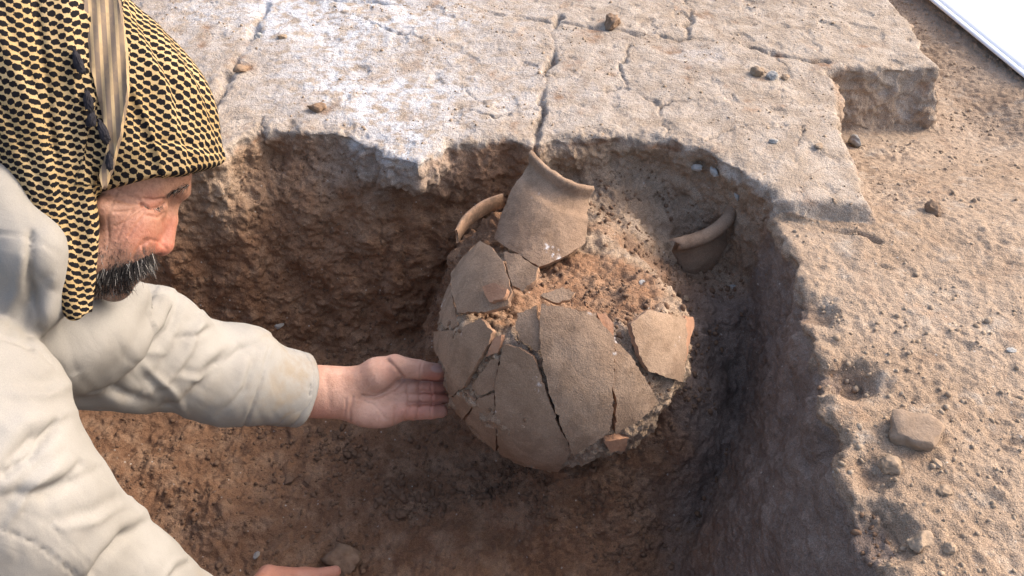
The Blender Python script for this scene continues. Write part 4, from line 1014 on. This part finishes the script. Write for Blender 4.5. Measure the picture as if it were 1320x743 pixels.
# ---- jacket
A = arm_pts([(20, 428, .99), (150, 446, 1.07), (295, 484, 1.21), (380, 503, 1.285)]); CUF = A[3]; CDIR = (A[3] - A[2]) / np.linalg.norm(A[3] - A[2])
def jacket_F(X, Y, Z):
    p = grid_pts(X, Y, Z).astype(np.float32)
    arm = chain(p, [A[0], A[1], A[2], A[3] + CDIR * .06], [.086, .070, .062, .049], .03)
    arm = smin(arm, np.linalg.norm(p - P(315, 462, 1.20), axis=-1) - .034, .03)
    arm = smin(arm, np.linalg.norm(p - P(215, 425, 1.10), axis=-1) - .040, .04)
    for pts, r in (([(50, 436, .915), (112, 409, .925), (152, 366, .97)], .015), ([(66, 453, .92), (140, 427, .935), (180, 381, .985)], .016), ([(95, 472, .95), (165, 443, .965), (208, 396, 1.02)], .015)):
        arm = smin(arm, chain(p, [P(*q) for q in pts], [r * .7, r, r * .9], .008), .007)
    h = (p - CUF) @ CDIR
    arm = smax(arm, h, .003)
    arm = smax(arm, -np.maximum(roundcone(p, A[2], A[3] + CDIR * .1, .050, .038), -.02 - h), .003)
    tor = chain(p, [P(-40, 340, .87), P(-260, 420, 1.05), P(-420, 640, 1.15)], [.100, .165, .17], .05)
    tor = smin(tor, roundcone(p, P(-25, 330, .90), A[0], .095, .085), .03)
    s = smin(tor, arm, .022)
    # near arm
    n1a = chain(p, [P(-190, 420, .86), P(-38, 535, .78)], [.10, .082], .03)
    n2a = chain(p, [P(-30, 600, .77), P(8, 660, .80), P(236, 815, 1.06), P(262, 818, 1.12)], [.085, .080, .062, .055], .03)
    near = smin(n1a, n2a, .012)
    # collar roll against the scarf
    col = chain(p, [P(-75, 200, .80), P(-14, 252, .80), P(32, 318, .80), P(46, 385, .83)], [.031, .029, .029, .029], .02)
    col = smin(col, roundcone(p, P(38, 436, .875), P(96, 432, .905), .034, .034), .02)
    col = smin(col, roundcone(p, P(15, 460, .90), P(108, 440, .965), .055, .055), .04)
    s = smin(s, col, .028)
    return smin(s, near, .010)
jv, jf = surface_nets(jacket_F, (-1.30, .36, -.36), (-.26, 1.12, .46), .0068)
jv, jf, jn = subsurf(jv, jf, 1); jv = jv.astype(float)
jx, jy, jd = toimg(jv); jq = np.stack([jx, jy], 1)
onarm = (jd > .98 + 0 * jx) & (jx > 60)
fa_ = (jx * .90 - jy * .43); fb_ = (jx * .43 + jy * .90)
Zj = lambda L: [(x * .5425, 340 + y * .5425) for x, y in L]
jw = jq + np.stack([perlin(jv, 22, 305), perlin(jv, 22, 306)], 1) * 5
jdisp = np.zeros(len(jv))
for L, wd, am in [([(410, 82), (392, 150), (335, 205), (262, 235)], 10, .008), ([(470, 130), (440, 200), (395, 260), (345, 302)], 10, -.009), ([(620, 178), (560, 200), (485, 258), (425, 318), (360, 345)], 11, .010), ([(300, 52), (290, 120), (205, 185), (110, 205)], 8, .009), ([(365, 75), (332, 140), (245, 190), (150, 215)], 8, -.009),
                  ([(560, 190), (520, 240), (470, 270), (430, 262)], 7, -.006), ([(175, 225), (230, 285), (310, 325), (380, 340)], 9, .008), ([(500, 150), (470, 165), (430, 168)], 6, .005), ([(600, 220), (575, 290), (520, 350)], 7, .005), ([(330, 230), (390, 300), (440, 370)], 8, -.006), ([(230, 240), (300, 215), (380, 215)], 7, -.005)]:
    jdisp += np.where(onarm, am * signed_crease(jw, Zj(L), wd), 0)
for L, wd, am in [([(135, 375), (70, 400), (0, 475)], 14, .010), ([(208, 490), (150, 515), (70, 540), (0, 545)], 12, .007), ([(360, 600), (290, 640), (235, 700), (205, 760)], 11, .008), ([(160, 270), (110, 300), (30, 300)], 12, -.006), ([(80, 185), (75, 120), (110, 50)], 12, .010), ([(30, 130), (60, 60), (70, -40)], 12, -.007), ([(130, 470), (70, 520), (20, 600)], 10, -.006), ([(300, 560), (230, 600), (150, 620)], 9, -.005), ([(480, 690), (420, 720), (390, 760)], 7, .005)]:
    jdisp += np.where(onarm, 0, am * signed_crease(jw, Zj(L), wd))
jdisp += .0035 * perlin(np.stack([fa_ * .011, fb_ * .022, jd * 6], 1), 1.0, 301) + .002 * np.abs(perlin(np.stack([(jx * .6 + jy * .8) * .02, (jx * .8 - jy * .6) * .045, jd * 9], 1), 1.0, 302))
jdisp *= sstep(388, 350, jx) * .85 + .15
SE = [([(346, 448), (336, 490), (314, 552)], 1.6, .0028), ([(0, 681), (45, 700), (75, 722), (104, 746)], 1.6, .003), ([(0, 300), (40, 306), (78, 330)], 1.6, .002), ([(0, 648), (60, 672), (128, 743)], 1.2, .0012),
      ([(0, 432), (45, 447), (74, 474)], 2.5, .003), ([(70, 548), (40, 590), (5, 612)], 5, .006), ([(40, 300), (38, 360), (50, 420)], 6, .006), ([(160, 690), (120, 740)], 6, .004), ([(100, 600), (60, 640)], 7, .004)]
fr = (jn @ (-CF) > -.1).astype(float)
for pts, wd, dp in SE: jdisp -= fr * dp * np.exp(-(polydist(jq, pts) / wd) ** 2)
jv = jv + jn * jdisp[:, None]
jm = raw_mesh('jacket', jv, jf)
attr(jm, 'stain', np.clip(np.exp(-((jx - 385) / 45) ** 2) * .8 * onarm + .35 * sstep(450, 540, jy) * onarm, 0, 1))
under(link('jacket', jm, M_CLOTH), person)
def cuff():
    e1 = np.cross(CDIR, [0, 0, 1.0]); e1 /= np.linalg.norm(e1); e2 = np.cross(CDIR, e1); prof_ = [(-.034, .0495), (-.030, .0530), (-.012, .0530), (-.0105, .0500), (-.009, .0528), (.003, .0525), (.0055, .0505), (.004, .0480), (-.02, .0465)]
    V, n = [], 72; m = len(prof_)
    for i in range(n):
        t = i / n * 2 * math.pi; wv = .0014 * math.sin(3 * t + 1) + .0010 * math.sin(5 * t) 
        for s_, r_ in prof_:
            rr = r_ + wv + .0016; V.append(CUF + CDIR * (s_ + .0015 * math.sin(2 * t)) + e1 * rr * math.cos(t) + e2 * rr * math.sin(t) * 1.0)
    Fq = [(i * m + j, i * m + j + 1, ((i + 1) % n) * m + j + 1, ((i + 1) % n) * m + j) for i in range(n) for j in range(m - 1)]
    me = raw_mesh('cuff', np.array(V), np.array(Fq)); attr(me, 'stain', np.full(len(V), .75)); under(link('cuff', me, M_CLOTH), person)
cuff()
# ---- legs, folded beneath him
def leg_F(X, Y, Z):
    p = grid_pts(X, Y, Z); d = None
    for dy in (0, .22):
        e = chain(p, [(-1.06, .62 + dy, -.16), (-.92, .52 + dy, -.37), (-1.12, .56 + dy, -.42)], [.12, .085, .06], .03); d = e if d is None else smin(d, e, .03)
    return d
lv, lf = surface_nets(leg_F, (-1.3, .3, -.52), (-.78, .95, .02), .012)
under(link('trousers', raw_mesh('trousers', lv, lf), M_TROU), person)
